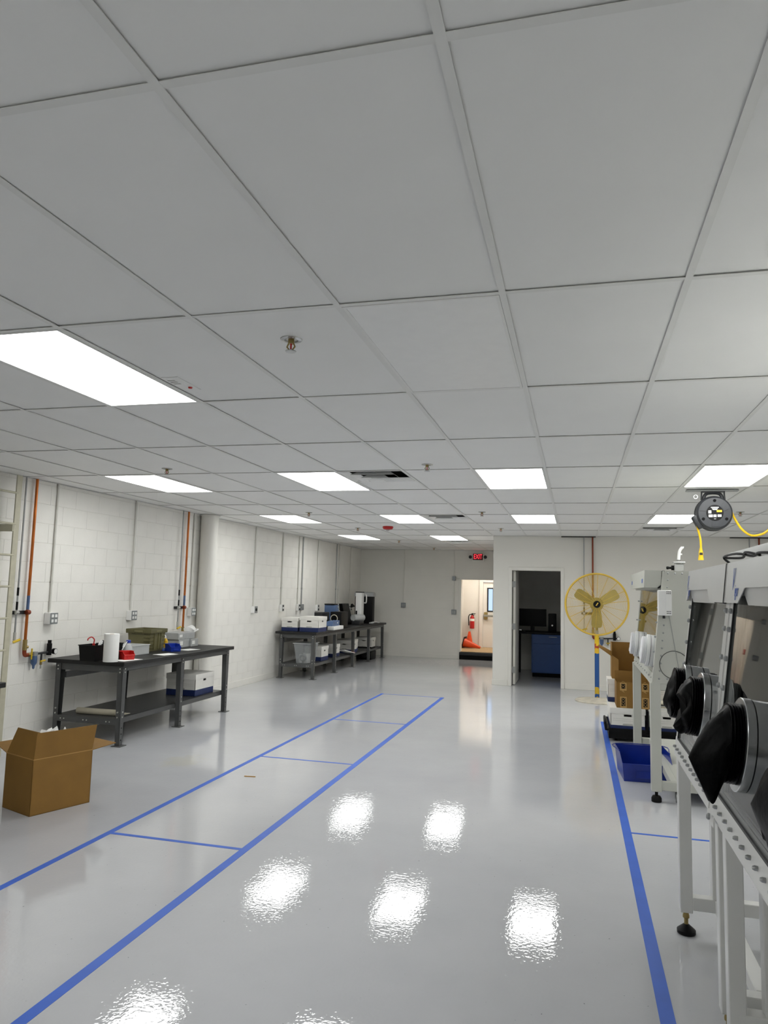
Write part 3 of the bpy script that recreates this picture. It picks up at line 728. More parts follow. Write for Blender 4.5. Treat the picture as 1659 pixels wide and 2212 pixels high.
sheet_paper([(-4.67, 7.50), (-4.50, 7.47), (-4.46, 7.70), (-4.62, 7.76)], BT, 'white paper lying alone before the two small blue canisters')
sheet_paper([(-4.76, 8.20), (-4.60, 8.17), (-4.56, 8.40), (-4.72, 8.43)], BT, 'white paper lying beside the blue parts bin')
# wash bottle with blue cap
t = thing('squeeze_bottle', 'clear plastic bottle with a blue cap behind the red bin', 'bottle', (-4.70, 7.06, BT))
MB().lathe([(.04, 0), (.044, .01), (.044, .11), (.03, .145), (.016, .155), (.016, .165)], (-4.70, 7.06, BT), n=22).build('bottle_body', 'cloudy_plastic', t)
MB().lathe([(.024, .16), (.024, .185), (.02, .19)], (-4.70, 7.06, BT), n=18).build('cap', 'blue_plastic', t)
MB().tube([(-4.70, 7.06, BT+.18), (-4.70, 7.03, BT+.17), (-4.705, 6.99, BT+.12), (-4.71, 6.965, BT+.09)], .004, n=6).build('spout', 'white_plastic', t)
# clear tray with papers behind
t = thing('clear_tray', 'shallow clear plastic tray of dark packets before the olive crate', 'tray', (-4.93, 7.33, BT))
b = MB()
x0, x1, y0, y1, h = -5.10, -4.78, 7.10, 7.60, .10
b.box(x0, x1, y0, y1, BT, BT+.004).box(x0, x0+.004, y0, y1, BT, BT+h).box(x1-.004, x1, y0, y1, BT, BT+h).box(x0, x1, y0, y0+.004, BT, BT+h).box(x0, x1, y1-.004, y1, BT, BT+h)
b.build('tray_shell', 'cloudy_plastic', t)
MB().box(x0-.008, x1+.008, y0-.008, y1+.008, BT+h, BT+h+.008, bev=.003).build('tray_lid', 'cloudy_plastic', t)
MB().box(x0+.03, x1-.02, 7.35, 7.56, BT+.005, BT+.05, bev=.01).box(x0+.03, x1-.02, 7.15, 7.30, BT+.005, BT+.06, bev=.01).build('packets', 'dark_grey', t, kind='stuff')
# olive crate
t = thing('storage_crate', 'olive green plastic storage crate with ribbed corners on the bench', 'crate', (-5.06, 7.97, BT))
X0, X1, Y0, Y1, CH = -5.215, -4.90, 7.80, 8.14, .262
o = lambda f, zz: [Vector((X0+f, Y0+f, zz)), Vector((X1-f, Y0+f, zz)), Vector((X1-f, Y1-f, zz)), Vector((X0+f, Y1-f, zz))]
MB().loft([o(.018, BT), o(.004, BT+CH), o(.008, BT+CH), o(.022, BT+.006)]).build('crate_body', 'olive_plastic', t)
MB().loft([o(-.012, BT+CH-.05), o(-.014, BT+CH-.008), o(-.010, BT+CH), o(.008, BT+CH), o(.006, BT+CH-.05)]).build('rim', 'olive_dark', t)
for a in range(5):
    z = BT+.03+a*.042
    MB().box(X1-.016+.002*a, X1-.006, Y0+.004, Y0+.085, z, z+.012).build('corner_rib', 'olive_dark', t)
    MB().box(X1-.016+.002*a, X1-.006, Y1-.085, Y1-.004, z, z+.012).build('corner_rib', 'olive_dark', t)
    MB().box(X1-.09, X1-.006, Y0+.002, Y0+.012, z, z+.012).build('corner_rib', 'olive_dark', t)
for y in (Y0+.10, (Y0+Y1)/2+.02, Y1-.10): MB().box(X1-.012, X1+.004, y-.008, y+.008, BT+.02, BT+CH-.03).build('side_rib', 'olive_plastic', t)
MB().box(X0+.10, X1-.10, Y0-.016, Y0-.006, BT+CH-.040, BT+CH-.014, bev=.004).build('handle_grip', 'olive_plastic', t)
MB().box(X1+.006, X1+.016, Y0+.11, Y1-.11, BT+CH-.040, BT+CH-.014, bev=.004).build('handle_grip', 'olive_plastic', t)
# blue caps, yellow bottle, cartons, jug
for (x, y, lab) in ((-4.83, 7.99, 'small blue canister nearest the olive crate corner'), (-4.80, 8.10, 'small blue canister next to the yellow bottle')):
    t = thing('blue_canister', lab, 'canister', (x, y, BT), 'small blue canisters on the bench')
    MB().lathe([(.02, 0), (.021, .02), (.018, .036), (.004, .038)], (x, y, BT), n=16).build('can_body', 'machine_blue', t)
    MB().lathe([(.0215, .004), (.0225, .01), (.0215, .014)], (x, y, BT), n=16, caps=False).build('grip_band', 'blue_plastic', t)
t = thing('yellow_bottle', 'yellow squeeze bottle beside the olive crate', 'bottle', (-4.98, 8.26, BT))
MB().lathe([(.035, 0), (.037, .01), (.037, .10), (.018, .13)], (-4.98, 8.26, BT), n=20).build('bottle_body', 'yellow_plastic', t)
MB().lathe([(.014, .13), (.014, .145), (.005, .17), (.003, .172)], (-4.98, 8.26, BT), n=14).build('nozzle', 'white_plastic', t)
for (x0, x1, y0, y1, z0, z1, lab) in ((-5.18, -4.90, 8.46, 8.72, 0, .10, 'grey carton under the topmost carton, next to the yellow bottle'), (-5.18, -4.88, 8.73, 8.92, 0, .095, 'grey carton standing beside the lower stacked carton'),
                                 (-5.16, -4.90, 8.44, 8.86, .102, .185, 'topmost grey carton of the small stack below the copper pipe')):
    t = thing('grey_carton', lab, 'carton', ((x0+x1)/2, (y0+y1)/2, BT+z0), 'small grey cartons on the bench')
    MB().box(x0, x1, y0, y1, BT+z0, BT+z1, bev=.003).build('carton_body', 'machine_grey', t)
    MB().box(x1-.0005, x1+.0012, y0+.03, y0+.10, BT+z0+.03, BT+z1-.02).build('label_print', 'paper_white', t)
    MB().box(x0-.001, x1+.001, y0-.001, y1+.001, BT+z1-.022, BT+z1-.019).build('lid_seam', 'machine_grey', t)
t = thing('white_jug', 'white plastic jug tipped on its side behind the grey cartons', 'jug', (-5.10, 9.06, BT))
MB().loft([MB.ring((-5.10, 8.98+.0, BT+.10), (0, .2, .98), .06, 18), MB.ring((-5.10, 9.0, BT+.13), (0, .4, .9), .085, 18), MB.ring((-5.10, 9.06, BT+.18), (0, .7, .7), .082, 18),
           MB.ring((-5.10, 9.13, BT+.20), (0, .9, .3), .06, 18), MB.ring((-5.10, 9.17, BT+.20), (0, 1, 0), .026, 18)]).box(-5.17, -5.03, 8.96, 9.08, BT, BT+.11, bev=.03).build('jug_body', 'white_plastic', t)
MB().tube([(-5.02, 9.0, BT+.15), (-4.995, 9.06, BT+.19), (-5.0, 9.12, BT+.20), (-5.05, 9.15, BT+.20)], .010, n=8).build('handle', 'white_plastic', t)
MB().cyl((-5.10, 9.165, BT+.20), (-5.10, 9.19, BT+.20), .022, n=14).build('cap', 'white_plastic', t)
MB().box(-5.03, -5.026, 8.97, 9.03, BT+.03, BT+.06, bev=.001).build('green_label', 'cone_orange', t).data.materials[0] = mat('green_print', '#1f7a55', .5)
# under the first bench
file_box(-4.785, 8.60, SH, .41, .48, .265, 'white and blue storage box on the shelf under the first bench', lid=True)
t = thing('rolled_paper', 'rolled cream paper lying on the shelf of the first bench', 'paper roll', (-4.90, 6.86, SH))
MB().cyl((-5.10, 6.82, SH+.032), (-4.58, 6.83, SH+.032), .032, n=20).build('outer_roll', 'wood_roll', t)
MB().cyl((-4.585, 6.83, SH+.032), (-4.575, 6.83, SH+.032), .018, n=16).build('roll_end', 'cardboard_light', t)
MB().plate([(-5.12, 6.85, SH+.001), (-4.62, 6.86, SH+.001), (-4.60, 7.02, SH+.001), (-5.05, 7.05, SH+.001)], (0, 0, .004)).build('loose_sheet', 'wood_roll', t)

# ------------------------------------------------------------------ things on the far bench
file_box(-5.135, 12.98, BT, .33, .40, .245, 'white and blue storage box next to the block wall on the far bench')
file_box(-4.748, 13.00, BT, .375, .46, .275, 'white and blue storage box near the far bench front edge, beside its twin')
t = thing('label_printer', 'square black machine with a round cable loop on its front', 'machine', (-4.74, 14.52, BT), None)
MB().box(-4.86, -4.62, 14.30, 14.75, BT, BT+.335, bev=.012).build('housing', 'black_plastic', t)
MB().torus((-4.775, 14.285, BT+.20), (0, 1, 0), .072, .008, 32, 8).build('cable_loop', 'wood_roll', t)
MB().cyl((-4.775, 14.30, BT+.20), (-4.775, 14.28, BT+.20), .055, n=24).build('front_port', 'black_matte', t)
t = thing('bench_device', 'low blue and white device in front of the square black machine', 'device', (-4.72, 13.98, BT))
MB().box(-4.68, -4.55, 13.62, 14.24, BT, BT+.07, bev=.008).build('white_base', 'white_plastic', t)
MB().prism([(13.66, BT+.075), (14.12, BT+.075), (14.12, BT+.175), (13.74, BT+.165)], 'yz', -4.73, -4.60).build('blue_cover', 'machine_blue', t)
MB().cyl((-4.605, 13.99, BT+.13), (-4.592, 13.99, BT+.13), .016, n=12).build('knob', 'white_plastic', t)
t = thing('dark_case', 'low dark box against the wall behind the lidded white box', 'case', (-5.03, 14.27, BT))
MB().box(-5.12, -4.95, 14.05, 14.5, BT, BT+.32, bev=.01).build('case_body', 'dark_grey', t)
MB().box(-4.952, -4.945, 14.1, 14.45, BT+.12, BT+.16).build('seam', 'black_matte', t)
t = thing('blue_press', 'tall blue bench machine with a black top against the wall', 'machine', (-5.10, 14.95, BT))
MB().box(-5.17, -5.02, 14.85, 15.12, BT, BT+.40, bev=.01).build('column_body', 'machine_blue', t)
MB().box(-5.18, -4.93, 14.83, 15.06, BT+.28, BT+.46, bev=.015).build('head', 'machine_blue', t)
MB().box(-5.18, -4.95, 14.82, 15.05, BT+.46, BT+.485, bev=.006).build('top_cover', 'black_plastic', t)
MB().cyl((-4.97, 14.98, BT+.30), (-4.97, 14.98, BT+.22), .02, n=12).build('spindle', 'steel', t)
MB().cyl((-4.935, 15.0, BT+.41), (-4.915, 15.0, BT+.41), .018, n=12).build('dial', 'zinc', t)
t = thing('slanted_screen', 'dark slanted flat panel standing behind the square black machine', 'screen', (-5.05, 16.0, BT))
MB().prism([(15.50, BT+.48), (15.98, BT+.48), (16.36, BT), (15.80, BT)], 'yz', -5.08, -5.0).build('panel', 'black_plastic', t)
MB().box(-5.2, -5.0, 15.9, 16.3, BT, BT+.03, bev=.006).build('stand', 'dark_grey', t)
t = thing('bench_lamp', 'black jointed bench lamp with wires beside the white tower', 'lamp', (-5.22, 16.6, BT))
MB().cyl((-5.22, 16.6, BT), (-5.22, 16.6, BT+.02), .07, n=20).build('lamp_base', 'black_plastic', t)
MB().tube([(-5.22, 16.6, BT+.02), (-5.22, 16.55, BT+.36), (-5.15, 16.7, BT+.42)], .01, n=8).build('arm', 'black_plastic', t)
MB().lathe([(.02, 0), (.06, .08), (.055, .08), (.016, .005)], (-5.15, 16.70, BT+.46), axis=(.3, .2, -1), n=18).build('shade', 'black_plastic', t)
t = thing('clear_roll', 'short translucent white cylinder lying before the white tower', 'roll', (-4.86, 15.95, BT))
MB().cyl((-4.90, 16.02, BT+.16), (-4.76, 16.02+.32, BT+.16), .075, n=24).build('drum', 'cloudy_plastic', t)
MB().box(-4.93, -4.74, 16.02, 16.36, BT, BT+.10, bev=.006).build('cradle', 'dark_grey', t)
t = thing('white_tower', 'tall slim white instrument tower with a black slot, on the far bench', 'instrument', (-4.90, 16.52, BT))
MB().box(-4.97, -4.825, 16.42, 16.62, BT+.02, BT+.73, bev=.006).build('tower_body', 'white_plastic', t)
MB().box(-4.975, -4.82, 16.41, 16.63, BT+.73, BT+.75, bev=.004).build('top_cap', 'dark_grey', t)
MB().box(-4.96, -4.925, 16.412, 16.421, BT+.14, BT+.31, bev=.002).build('slot', 'black_plastic', t)
MB().box(-4.98, -4.815, 16.40, 16.64, BT, BT+.022, bev=.004).build('plinth', 'galv', t)
t = thing('black_tower', 'wide black instrument with a rounded white cap behind the white tower', 'instrument', (-4.95, 17.15, BT))
MB().box(-5.18, -4.735, 17.05, 17.25, BT, BT+.64, bev=.01).build('tower_body', 'black_plastic', t)
MB().loft([[Vector((x, y, BT+zz)) for x, y in ((-5.20+i, 17.03+i), (-4.715-i, 17.03+i), (-4.715-i, 17.27-i), (-5.20+i, 17.27-i))] for zz, i in ((.64, 0), (.70, .004), (.735, .02), (.75, .05))]).build('cap', 'machine_grey', t)
MB().tube([(-4.93, 17.04, BT+.68), (-4.88, 17.00, BT+.66), (-4.88, 17.0, BT+.50), (-4.93, 17.0, BT+.485)], .016, n=8).build('hose_handle', 'white_plastic', t)
t = thing('cable_pile', 'pale tangled cables on the far bench beside the towers', 'cables', (-4.70, 16.98, BT))
MB().tube([(-4.76, 16.9, BT+.014), (-4.70, 16.96, BT+.03), (-4.63, 17.00, BT+.04), (-4.62, 17.2, BT+.02), (-4.625, 17.3, BT+.014)], .013, n=8).build('cable', 'white_plastic', t)
MB().box(-4.74, -4.66, 16.88, 16.99, BT, BT+.03, bev=.008).build('power_brick', 'machine_grey', t)
# under the far bench
t = thing('clear_tote', 'clear plastic tote holding pale rolls on the far bench shelf', 'tote', (-4.92, 12.98, SH))
o = lambda f, zz: [Vector((-5.02+f, 12.74+f, zz)), Vector((-4.70-f, 12.74+f, zz)), Vector((-4.70-f, 13.20-f, zz)), Vector((-5.02+f, 13.20-f, zz))]
MB().loft([o(.045, SH), o(0, SH+.37), o(.003, SH+.37), o(.048, SH+.004)]).build('tote_shell', 'clear_plastic', t)
MB().loft([o(0, SH+.355), o(-.015, SH+.36), o(-.015, SH+.372), o(.004, SH+.372)]).build('rim', 'cloudy_plastic', t)
for (x, y, z, r) in ((-4.93, 12.90, SH+.006, .04), (-4.82, 12.92, SH+.006, .06), (-4.90, 13.06, SH+.006, .055)):
    MB().cyl((x, y, z), (x, y, z+.11+r), r, n=18).build('roll_inside', 'paper_white', t)
MB().torus((-4.87, 12.84, SH+.10), (0, 1, .2), .05, .018, 24, 8).build('coil_inside', 'galv', t)
file_box(-4.86, 13.55, SH, .34, .42, .27, 'white and blue storage box next to the clear tote on the far shelf')
file_box(-4.93, 14.40, SH, .40, .40, .25, 'white and blue storage box in the dark middle of the far shelf')
file_box(-4.86, 15.47, SH, .38, .34, .27, 'white and blue storage box on the shelf below the square black machine')
file_box(-4.95, 15.84, SH, .38, .34, .27, 'white storage box right behind its twin on the far shelf')
file_box(-4.86, 17.0, SH, .38, .36, .25, 'white storage box with black trim at the far end of the shelf', band_col='black_plastic', band=.15)
t = thing('paper_bag', 'flat pale envelope with orange corner hanging over the shelf edge', 'envelope', (-4.70, 15.0, SH))
MB().plate([(-4.82, 14.70, SH+.10), (-4.66, 14.72, SH+.11), (-4.58, 15.2, SH+.02), (-4.74, 15.2, SH+.005)], (0, .004, .012)).build('envelope_body', 'paper_white', t)
MB().plate([(-4.655, 15.04, SH+.06), (-4.61, 15.02, SH+.06), (-4.58, 15.2, SH+.036), (-4.66, 15.2, SH+.034)], (0, .002, .003)).build('corner_print', 'cone_orange', t)
t = thing('floor_motor', 'dark round-fronted unit on the floor under the far bench end', 'device', (-4.85, 17.05, 0))
MB().box(-5.05, -4.68, 16.85, 17.30, 0, .20, bev=.02).build('unit_body', 'black_plastic', t)
MB().cyl((-4.85, 16.84, .12), (-4.85, 16.86, .12), .07, n=22).build('round_face', 'dark_grey', t)

# ------------------------------------------------------------------ open cardboard box on the floor
def carton_open(x, y, rz, w, d, h, lab, flaps, name='cardboard_box'):
    """w along local x (front face on -y), d along local y; flaps: (side, length, angle from vertical outwards, skew)"""
    t = thing(name, lab, 'box', (x, y, 0), None, rz, local=True); k = .005
    b = MB().box(-w/2, w/2, -d/2, -d/2+k, 0, h).box(-w/2, w/2, d/2-k, d/2, 0, h).box(-w/2, -w/2+k, -d/2, d/2, 0, h).box(w/2-k, w/2, -d/2, d/2, 0, h).box(-w/2, w/2, -d/2, d/2, 0, k)
    b.build('box_body', 'cardboard', t)
    MB().box(-w/2, w/2, -d/2-.0012, -d/2+.002, h-.003, h+.003).build('crease', 'cardboard_light', t)
    MB().box(-w/2-.0012, -w/2+.002, -d/2, d/2, h-.003, h+.003).build('crease', 'cardboard_light', t)
    for side, ln, ang, sk in flaps:
        s, c = math.sin(ang)*ln, math.cos(ang)*ln
        if side == 'f': p = [(-w/2+.004, -d/2, h), (w/2-.004, -d/2, h), (w/2-.004+sk, -d/2-s, h+c), (-w/2+.004, -d/2-s, h+c)]; tv = (0, k, 0)
        if side == 'b': p = [(-w/2+.004, d/2, h), (w/2-.004, d/2, h), (w/2-.004+sk, d/2+s, h+c), (-w/2+.004, d/2+s, h+c)]; tv = (0, -k, 0)
        if side == 'l': p = [(-w/2, -d/2+.004, h), (-w/2, d/2-.004, h), (-w/2-s, d/2-.004+sk, h+c), (-w/2-s, -d/2+.004+sk, h+c)]; tv = (k, 0, 0)
        if side == 'r': p = [(w/2, -d/2+.004, h), (w/2, d/2-.004, h), (w/2+s, d/2-.004+sk, h+c), (w/2+s, -d/2+.004+sk, h+c)]; tv = (-k, 0, 0)
        if abs(math.cos(ang)) < .5: tv = (0, 0, -k)
        MB().plate(p, tv).build('flap', 'cardboard', t)
    return t
th = math.radians(69.7); bw_, bd_, bh_ = .468, .365, .387
bx_ = -3.712 + math.cos(th)*bw_/2 - math.sin(th)*bd_/2; by_ = 4.518 + math.sin(th)*bw_/2 + math.cos(th)*bd_/2
carton_open(bx_, by_, th, bw_, bd_, bh_, 'brown open cardboard box with raised flaps on the floor before the first bench',
            [('f', .187, math.radians(6), .015), ('l', .187, math.radians(-28), .03), ('r', .19, math.radians(82), -.02), ('b', .187, math.radians(75), 0)])
t = thing('packing_paper', 'crumpled white paper in the open brown box', 'paper', (bx_-.05, by_+.04, .005))
rows = []
for i in range(7):
    rows.append([Vector((bx_-.05+.30*(i/6-.5)*.8, by_+.04+.30*(j/6-.5)*.8, .44 + .12*random.random() - .09*abs(i/6-.5))) for j in range(7)])
MB().sheet(rows).build('sheet', 'paper_white', t, smooth=False)
b = MB().box(bx_-.10, bx_+.02, by_-.05, by_+.08, .005, .45, bev=.01); b.build('wad', 'paper_white', t)

# ------------------------------------------------------------------ floor tape
def strip(x0, x1, y0, y1, lab, z=.0012):
    MB().box(x0, x1, y0, y1, 0.0001, z, bev=0).build('floor_tape', 'tape_blue', label=lab, cat='tape', group='blue tape lines on the floor')
strip(-3.02, -2.975, -1.0, 11.55, 'long blue floor tape line running closest to the workbenches')
strip(-2.045, -1.99, -1.0, 11.52, 'wide long blue floor tape line down the open aisle', .0014)
strip(-3.0, -2.0, 4.40, 4.435, 'blue tape crossbar between the long lines, level with the brown box', .0010)
strip(-3.0, -2.0, 6.795, 6.825, 'blue tape crossbar between the long lines, level with the first bench legs', .0010)
strip(-3.0, -2.0, 9.02, 9.05, 'blue tape crossbar between the long lines, level with the round column', .0010)
strip(-3.0, -2.0, 11.49, 11.515, 'blue tape crossbar closing the far end of the long lines', .0010)
strip(.315, .375, -1.0, 10.25, 'blue floor tape line running in front of the glove boxes', .0014)
strip(.37, 2.0, 5.575, 5.605, 'blue tape crossbar running under the white glove box', .0010)

MB().box(-2.80, -2.70, 6.055, 6.067, .0, .006, rot=RZ(.1)).build('wood_splinter', 'cardboard_light', label='thin brown splinter lying on the floor between the blue tape lines', cat='splinter')
# ------------------------------------------------------------------ pedestal fan
FX, FY, FZ = .325, 12.15, 1.513
t = thing('pedestal_fan', 'large yellow pedestal fan on a worn painted pole and round base', 'fan', (FX, FY, 0))
MB().lathe([(.335, 0), (.335, .014), (.32, .026), (.10, .048), (.05, .06), (.038, .062)], (FX, FY, 0), n=48).build('base', 'fan_base', t)
pl = MB().cyl((FX, FY, .055), (FX, FY, 1.04), .035, n=20)
pl.build('pole', 'fan_pole', t)
MB().cyl((FX, FY, 1.0), (FX, FY, 1.10), .028, n=16).build('collar', 'galv', t)
MB().cyl((FX, FY+.02, 1.08), (FX, FY+.02, FZ-.08), .022, n=14).build('yoke', 'fan_blade', t)
MB().lathe([(.085, -.02), (.10, .03), (.10, .17), (.07, .21), (.01, .215)], (FX, FY-.02, FZ), axis=(0, 1, 0), n=28).build('motor', 'fan_blade', t)
def guard(y0, bulge, name, rim):
    b = MB(); R = .478
    for k in range(1, 33):
        r = .055 + (R-.055)*k/33
        y = y0 - bulge*(1-(r/R)**2)
        b.torus((FX, y, FZ), (0, 1, 0), r, .0013, 56, 4)
    g = b.build(name, 'fan_yellow', t, kind='stuff')
    for k in range(18):
        a = 2*math.pi*k/18 + .13; pts = []
        for q in range(6):
            r = .05 + (R-.05)*q/5
            pts.append((FX+math.cos(a)*r, y0-bulge*(1-(r/R)**2)-.003*(1 if bulge > 0 else -1), FZ+math.sin(a)*r))
        MB().tube(pts, .0022, n=5).build('spoke', 'fan_yellow', g)
    return g
guard(FY-.10, .05, 'front_guard', 0)
guard(FY+.06, -.06, 'rear_guard', 0)
b = MB().torus((FX, FY-.02, FZ), (0, 1, 0), .482, .015, 64, 8).torus((FX, FY-.10, FZ), (0, 1, 0), .480, .006, 64, 6).torus((FX, FY+.06, FZ), (0, 1, 0), .480, .006, 64, 6)
b.build('rim', 'fan_yellow', t)
for k in range(8):
    a = 2*math.pi*k/8+.2; MB().box(FX+math.cos(a)*.486-.006, FX+math.cos(a)*.486+.006, FY-.11, FY+.07, FZ+math.sin(a)*.486-.006, FZ+math.sin(a)*.486+.006).build('rim_clip', 'fan_yellow', t)
for k in range(3):
    a = math.radians(-90 + 120*k); d = Vector((math.cos(a), 0, math.sin(a))); n = Vector((-math.sin(a), 0, math.cos(a)))
    c = Vector((FX, FY-.04, FZ)); pr = []
    for r, w, tw in ((.06, .045, .4), (.10, .07, .45), (.20, .085, .42), (.32, .088, .36), (.355, .075, .34), (.37, .05, .33)):
        e = n*math.cos(tw) + Vector((0, 1, 0))*math.sin(tw); p = c + d*r; f = e.cross(d).normalized()*.0025
        pr.append([p-e*w+f, p+e*w+f, p+e*w-f, p-e*w-f])
    MB().loft(pr).build('blade', 'fan_blade', t)
MB().cyl((FX, FY-.06, FZ), (FX, FY-.02, FZ), .105, n=24).build('blade_hub', 'fan_blade', t)
bd = MB().cyl((FX, FY-.165, FZ), (FX, FY-.15, FZ), .055, n=26).build('badge', 'black_plastic', t)
MB().torus((FX, FY-.163, FZ), (0, 1, 0), .05, .005, 28, 6).build('badge_ring', 'black_plastic', bd)
MB().prism([(FX-.02, FZ-.02), (FX-.005, FZ-.025), (FX+.024, FZ+.02), (FX+.012, FZ+.03)], 'xz', FY-.168, FY-.165).build('badge_mark', 'fan_yellow', bd)

# ------------------------------------------------------------------ dolly with boxes
DXa, DXb, DYa, DYb, DZ = .365, 1.20, 8.95, 9.78, .145
t = thing('black_dolly', 'low black dolly with folding sides carrying the storage boxes', 'dolly', ((DXa+DXb)/2, (DYa+DYb)/2, 0))
MB().box(DXa, DXb, DYa, DYb, .085, .10, bev=.006).build('deck', 'black_plastic', t)
for a in ((DXa, DXb, DYa, DYa+.012), (DXa, DXb, DYb-.012, DYb), (DXa, DXa+.012, DYa, DYb), (DXb-.012, DXb, DYa, DYb)):
    MB().box(a[0], a[1], a[2], a[3], .03, DZ, bev=.004).build('side_board', 'black_plastic', t)
for x in (DXa+.08, DXb-.08):
    for y in (DYa+.08, DYb-.08): MB().cyl((x-.014, y, .04), (x+.014, y, .04), .04, n=16).cyl((x, y, .04), (x, y, .09), .012, n=8).build('caster', 'black_matte', t)
MB().tube([(DXa-.03, DYa+.05, .12), (DXa-.035, DYa+.05, .22), (DXa-.035, DYa+.35, .22), (DXa-.03, DYa+.35, .12)], .012, n=8).box(DXa-.04, DXa, DYa+.03, DYa+.37, .11, .13, bev=.004).build('side_handle', 'black_plastic', t)
MB().box(.775, .80, DYa-.002, DYa+.004, .10, .36, bev=.001).build('strap', 'black_matte', t)
file_box(.575, 9.165, .101, .385, .40, .268, 'white and blue storage box on the dolly under the printed brown box', band=.30)
file_box(.995, 9.165, .101, .385, .40, .268, 'white and blue storage box on the dolly under the stack of magazines', band=.30)
file_box(.575, 9.57, .101, .385, .38, .268, 'white and blue storage box at the back of the dolly under a second box', band=.30)
file_box(.995, 9.57, .101, .385, .38, .268, 'white and blue storage box at the back of the dolly beside the strap', band=.30)
file_box(.56, 9.60, .373, .37, .33, .268, 'white and blue storage box stacked behind the printed brown box', band=.22)
file_box(1.02, 9.60, .373, .40, .33, .25, 'white storage box stacked behind the magazines on the dolly', band=.12)
# printed brown box (front)
t = thing('printed_box', 'brown cardboard box with tape and dark printed strips, on the dolly boxes', 'box', (.645, 9.13, .373))
x0, x1, y0, y1, z0, z1 = .455, .835, 8.985, 9.40, .374, .655; k = .004
MB().box(x0, x1, y0, y0+k, z0, z1).box(x0, x1, y1-k, y1, z0, z1).box(x0, x0+k, y0, y1, z0, z1).box(x1-k, x1, y0, y1, z0, z1).box(x0, x1, y0, y1, z0, z0+k).build('box_body', 'cardboard', t)
for xs in (x0+.075, x0+.315):
    for za, zb in ((z0+.195, z1+.002), (z0+.0, z0+.125)):
        tp = MB().box(xs-.036, xs+.036, y0-.0012, y0+.001, za, zb).build('tape_strip', 'tape_tan', t)
        MB().box(xs-.022, xs+.022, y0-.0020, y0-.001, za+.02, zb-.012).build('print_block', 'black_plastic', tp)
        text('ACCO', 'print_text', 'tape_tan', tp, (xs, y0-.0024, (za+zb)/2), (0, 0, 1), (-1, 0, 0), .045)
MB().plate([(x0, y0, z1), (x1, y0, z1), (x1, y0-.004, z1+.012), (x0, y0-.004, z1+.012)], (0, .004, 0)).build('flap', 'cardboard', t)
MB().plate([(x0, y1, z1), (x1, y1, z1), (x1, y1+.002, z1+.10), (x0, y1+.002, z1+.10)], (0, -.004, 0)).build('flap', 'cardboard', t)
# tall open box behind (open towards the aisle end)
t = thing('tall_open_box', 'tall brown cardboard box lying open on its side above the printed box', 'box', (.62, 9.62, .645))
x0, x1, y0, y1, z0, z1 = .43, .86, 9.50, 9.86, .645, 1.07
MB().box(x0, x0+k, y0, y1, z0, z1).box(x1-k, x1, y0, y1, z0, z1).box(x0, x1, y1-k, y1, z0, z1).box(x0, x1, y0, y1, z0, z0+k).build('box_body', 'cardboard', t)
MB().plate([(x0, y0+.02, z1-.10), (x0, y0-.01, z1-.16), (x0-.16, y0-.0, z1-.05), (x0-.15, y0+.03, z1-.02)], (0, .004, .002)).build('flap', 'cardboard', t)
MB().plate([(x0, y0, z0), (x0, y0, z1-.14), (x0+.075, y0-.06, z1-.19), (x0+.075, y0-.06, z0)], (0, .004, 0)).build('flap', 'cardboard', t)
# magazines
for i in range(5):
    z = .375+.0142*i; w = random.uniform(-.012, .012)
    MB().box(.87+w, 1.15+w, 9.03+w, 9.26+w, z, z+.014, bev=.002).build('magazine', ['paper_white', 'wood_roll', 'card_print', 'dark_grey', 'wood_roll'][i], label=['lowest white magazine of the pile on the dolly box', 'second magazine up, cream, in the dolly pile', 'middle grey magazine of the dolly pile', 'dark magazine near the top of the dolly pile', 'topmost cream magazine of the dolly pile'][i], cat='magazine', group='magazines piled on the dolly')
# blue bins on the floor
open_bin(.60, 7.33, 0, .44, .50, .235, 'large deep blue plastic bin on the floor beside the grey glove box leg', 'deep_blue_plastic', math.radians(4), front=.66, name='floor_bin')
open_bin(1.13, 7.20, 0, .30, .40, .18, 'smaller blue plastic bin on the floor under the grey glove box', 'deep_blue_plastic', 0, front=.66, name='floor_bin')

# ------------------------------------------------------------------ cord reel
RX, RY, RZ_ = 1.288, 7.56, 2.462
t = thing('cord_reel', 'round black retractable cord reel hung from the ceiling', 'cord reel', (RX, RY, RZ_-.17))
MB().box(1.045, 1.515, RY-.03, RY+.03, ZC-.014, ZC, bev=.002).build('ceiling_bar', 'galv', t)
MB().tube([(RX-.10, RY, ZC-.012), (RX-.105, RY, RZ_+.13)], .008, n=8).tube([(RX+.10, RY, ZC-.012), (RX+.105, RY, RZ_+.13)], .008, n=8).box(RX-.105, RX+.105, RY-.025, RY+.025, ZC-.024, ZC-.012).build('bracket', 'reel_black', t)
MB().tube([(RX-.085, RY, RZ_+.12), (RX-.075, RY, RZ_+.175), (RX-.04, RY, RZ_+.20), (RX+.04, RY, RZ_+.20), (RX+.075, RY, RZ_+.175), (RX+.085, RY, RZ_+.12)], .016, n=10).build('handle', 'reel_black', t)
hs = MB().lathe([(.145, -.085), (.160, -.07), (.168, -.03), (.160, -.02), (.160, .02), (.168, .03), (.160, .07), (.145, .085)], (RX, RY, RZ_), axis=(0, 1, 0), n=44).build('housing', 'reel_black', t)
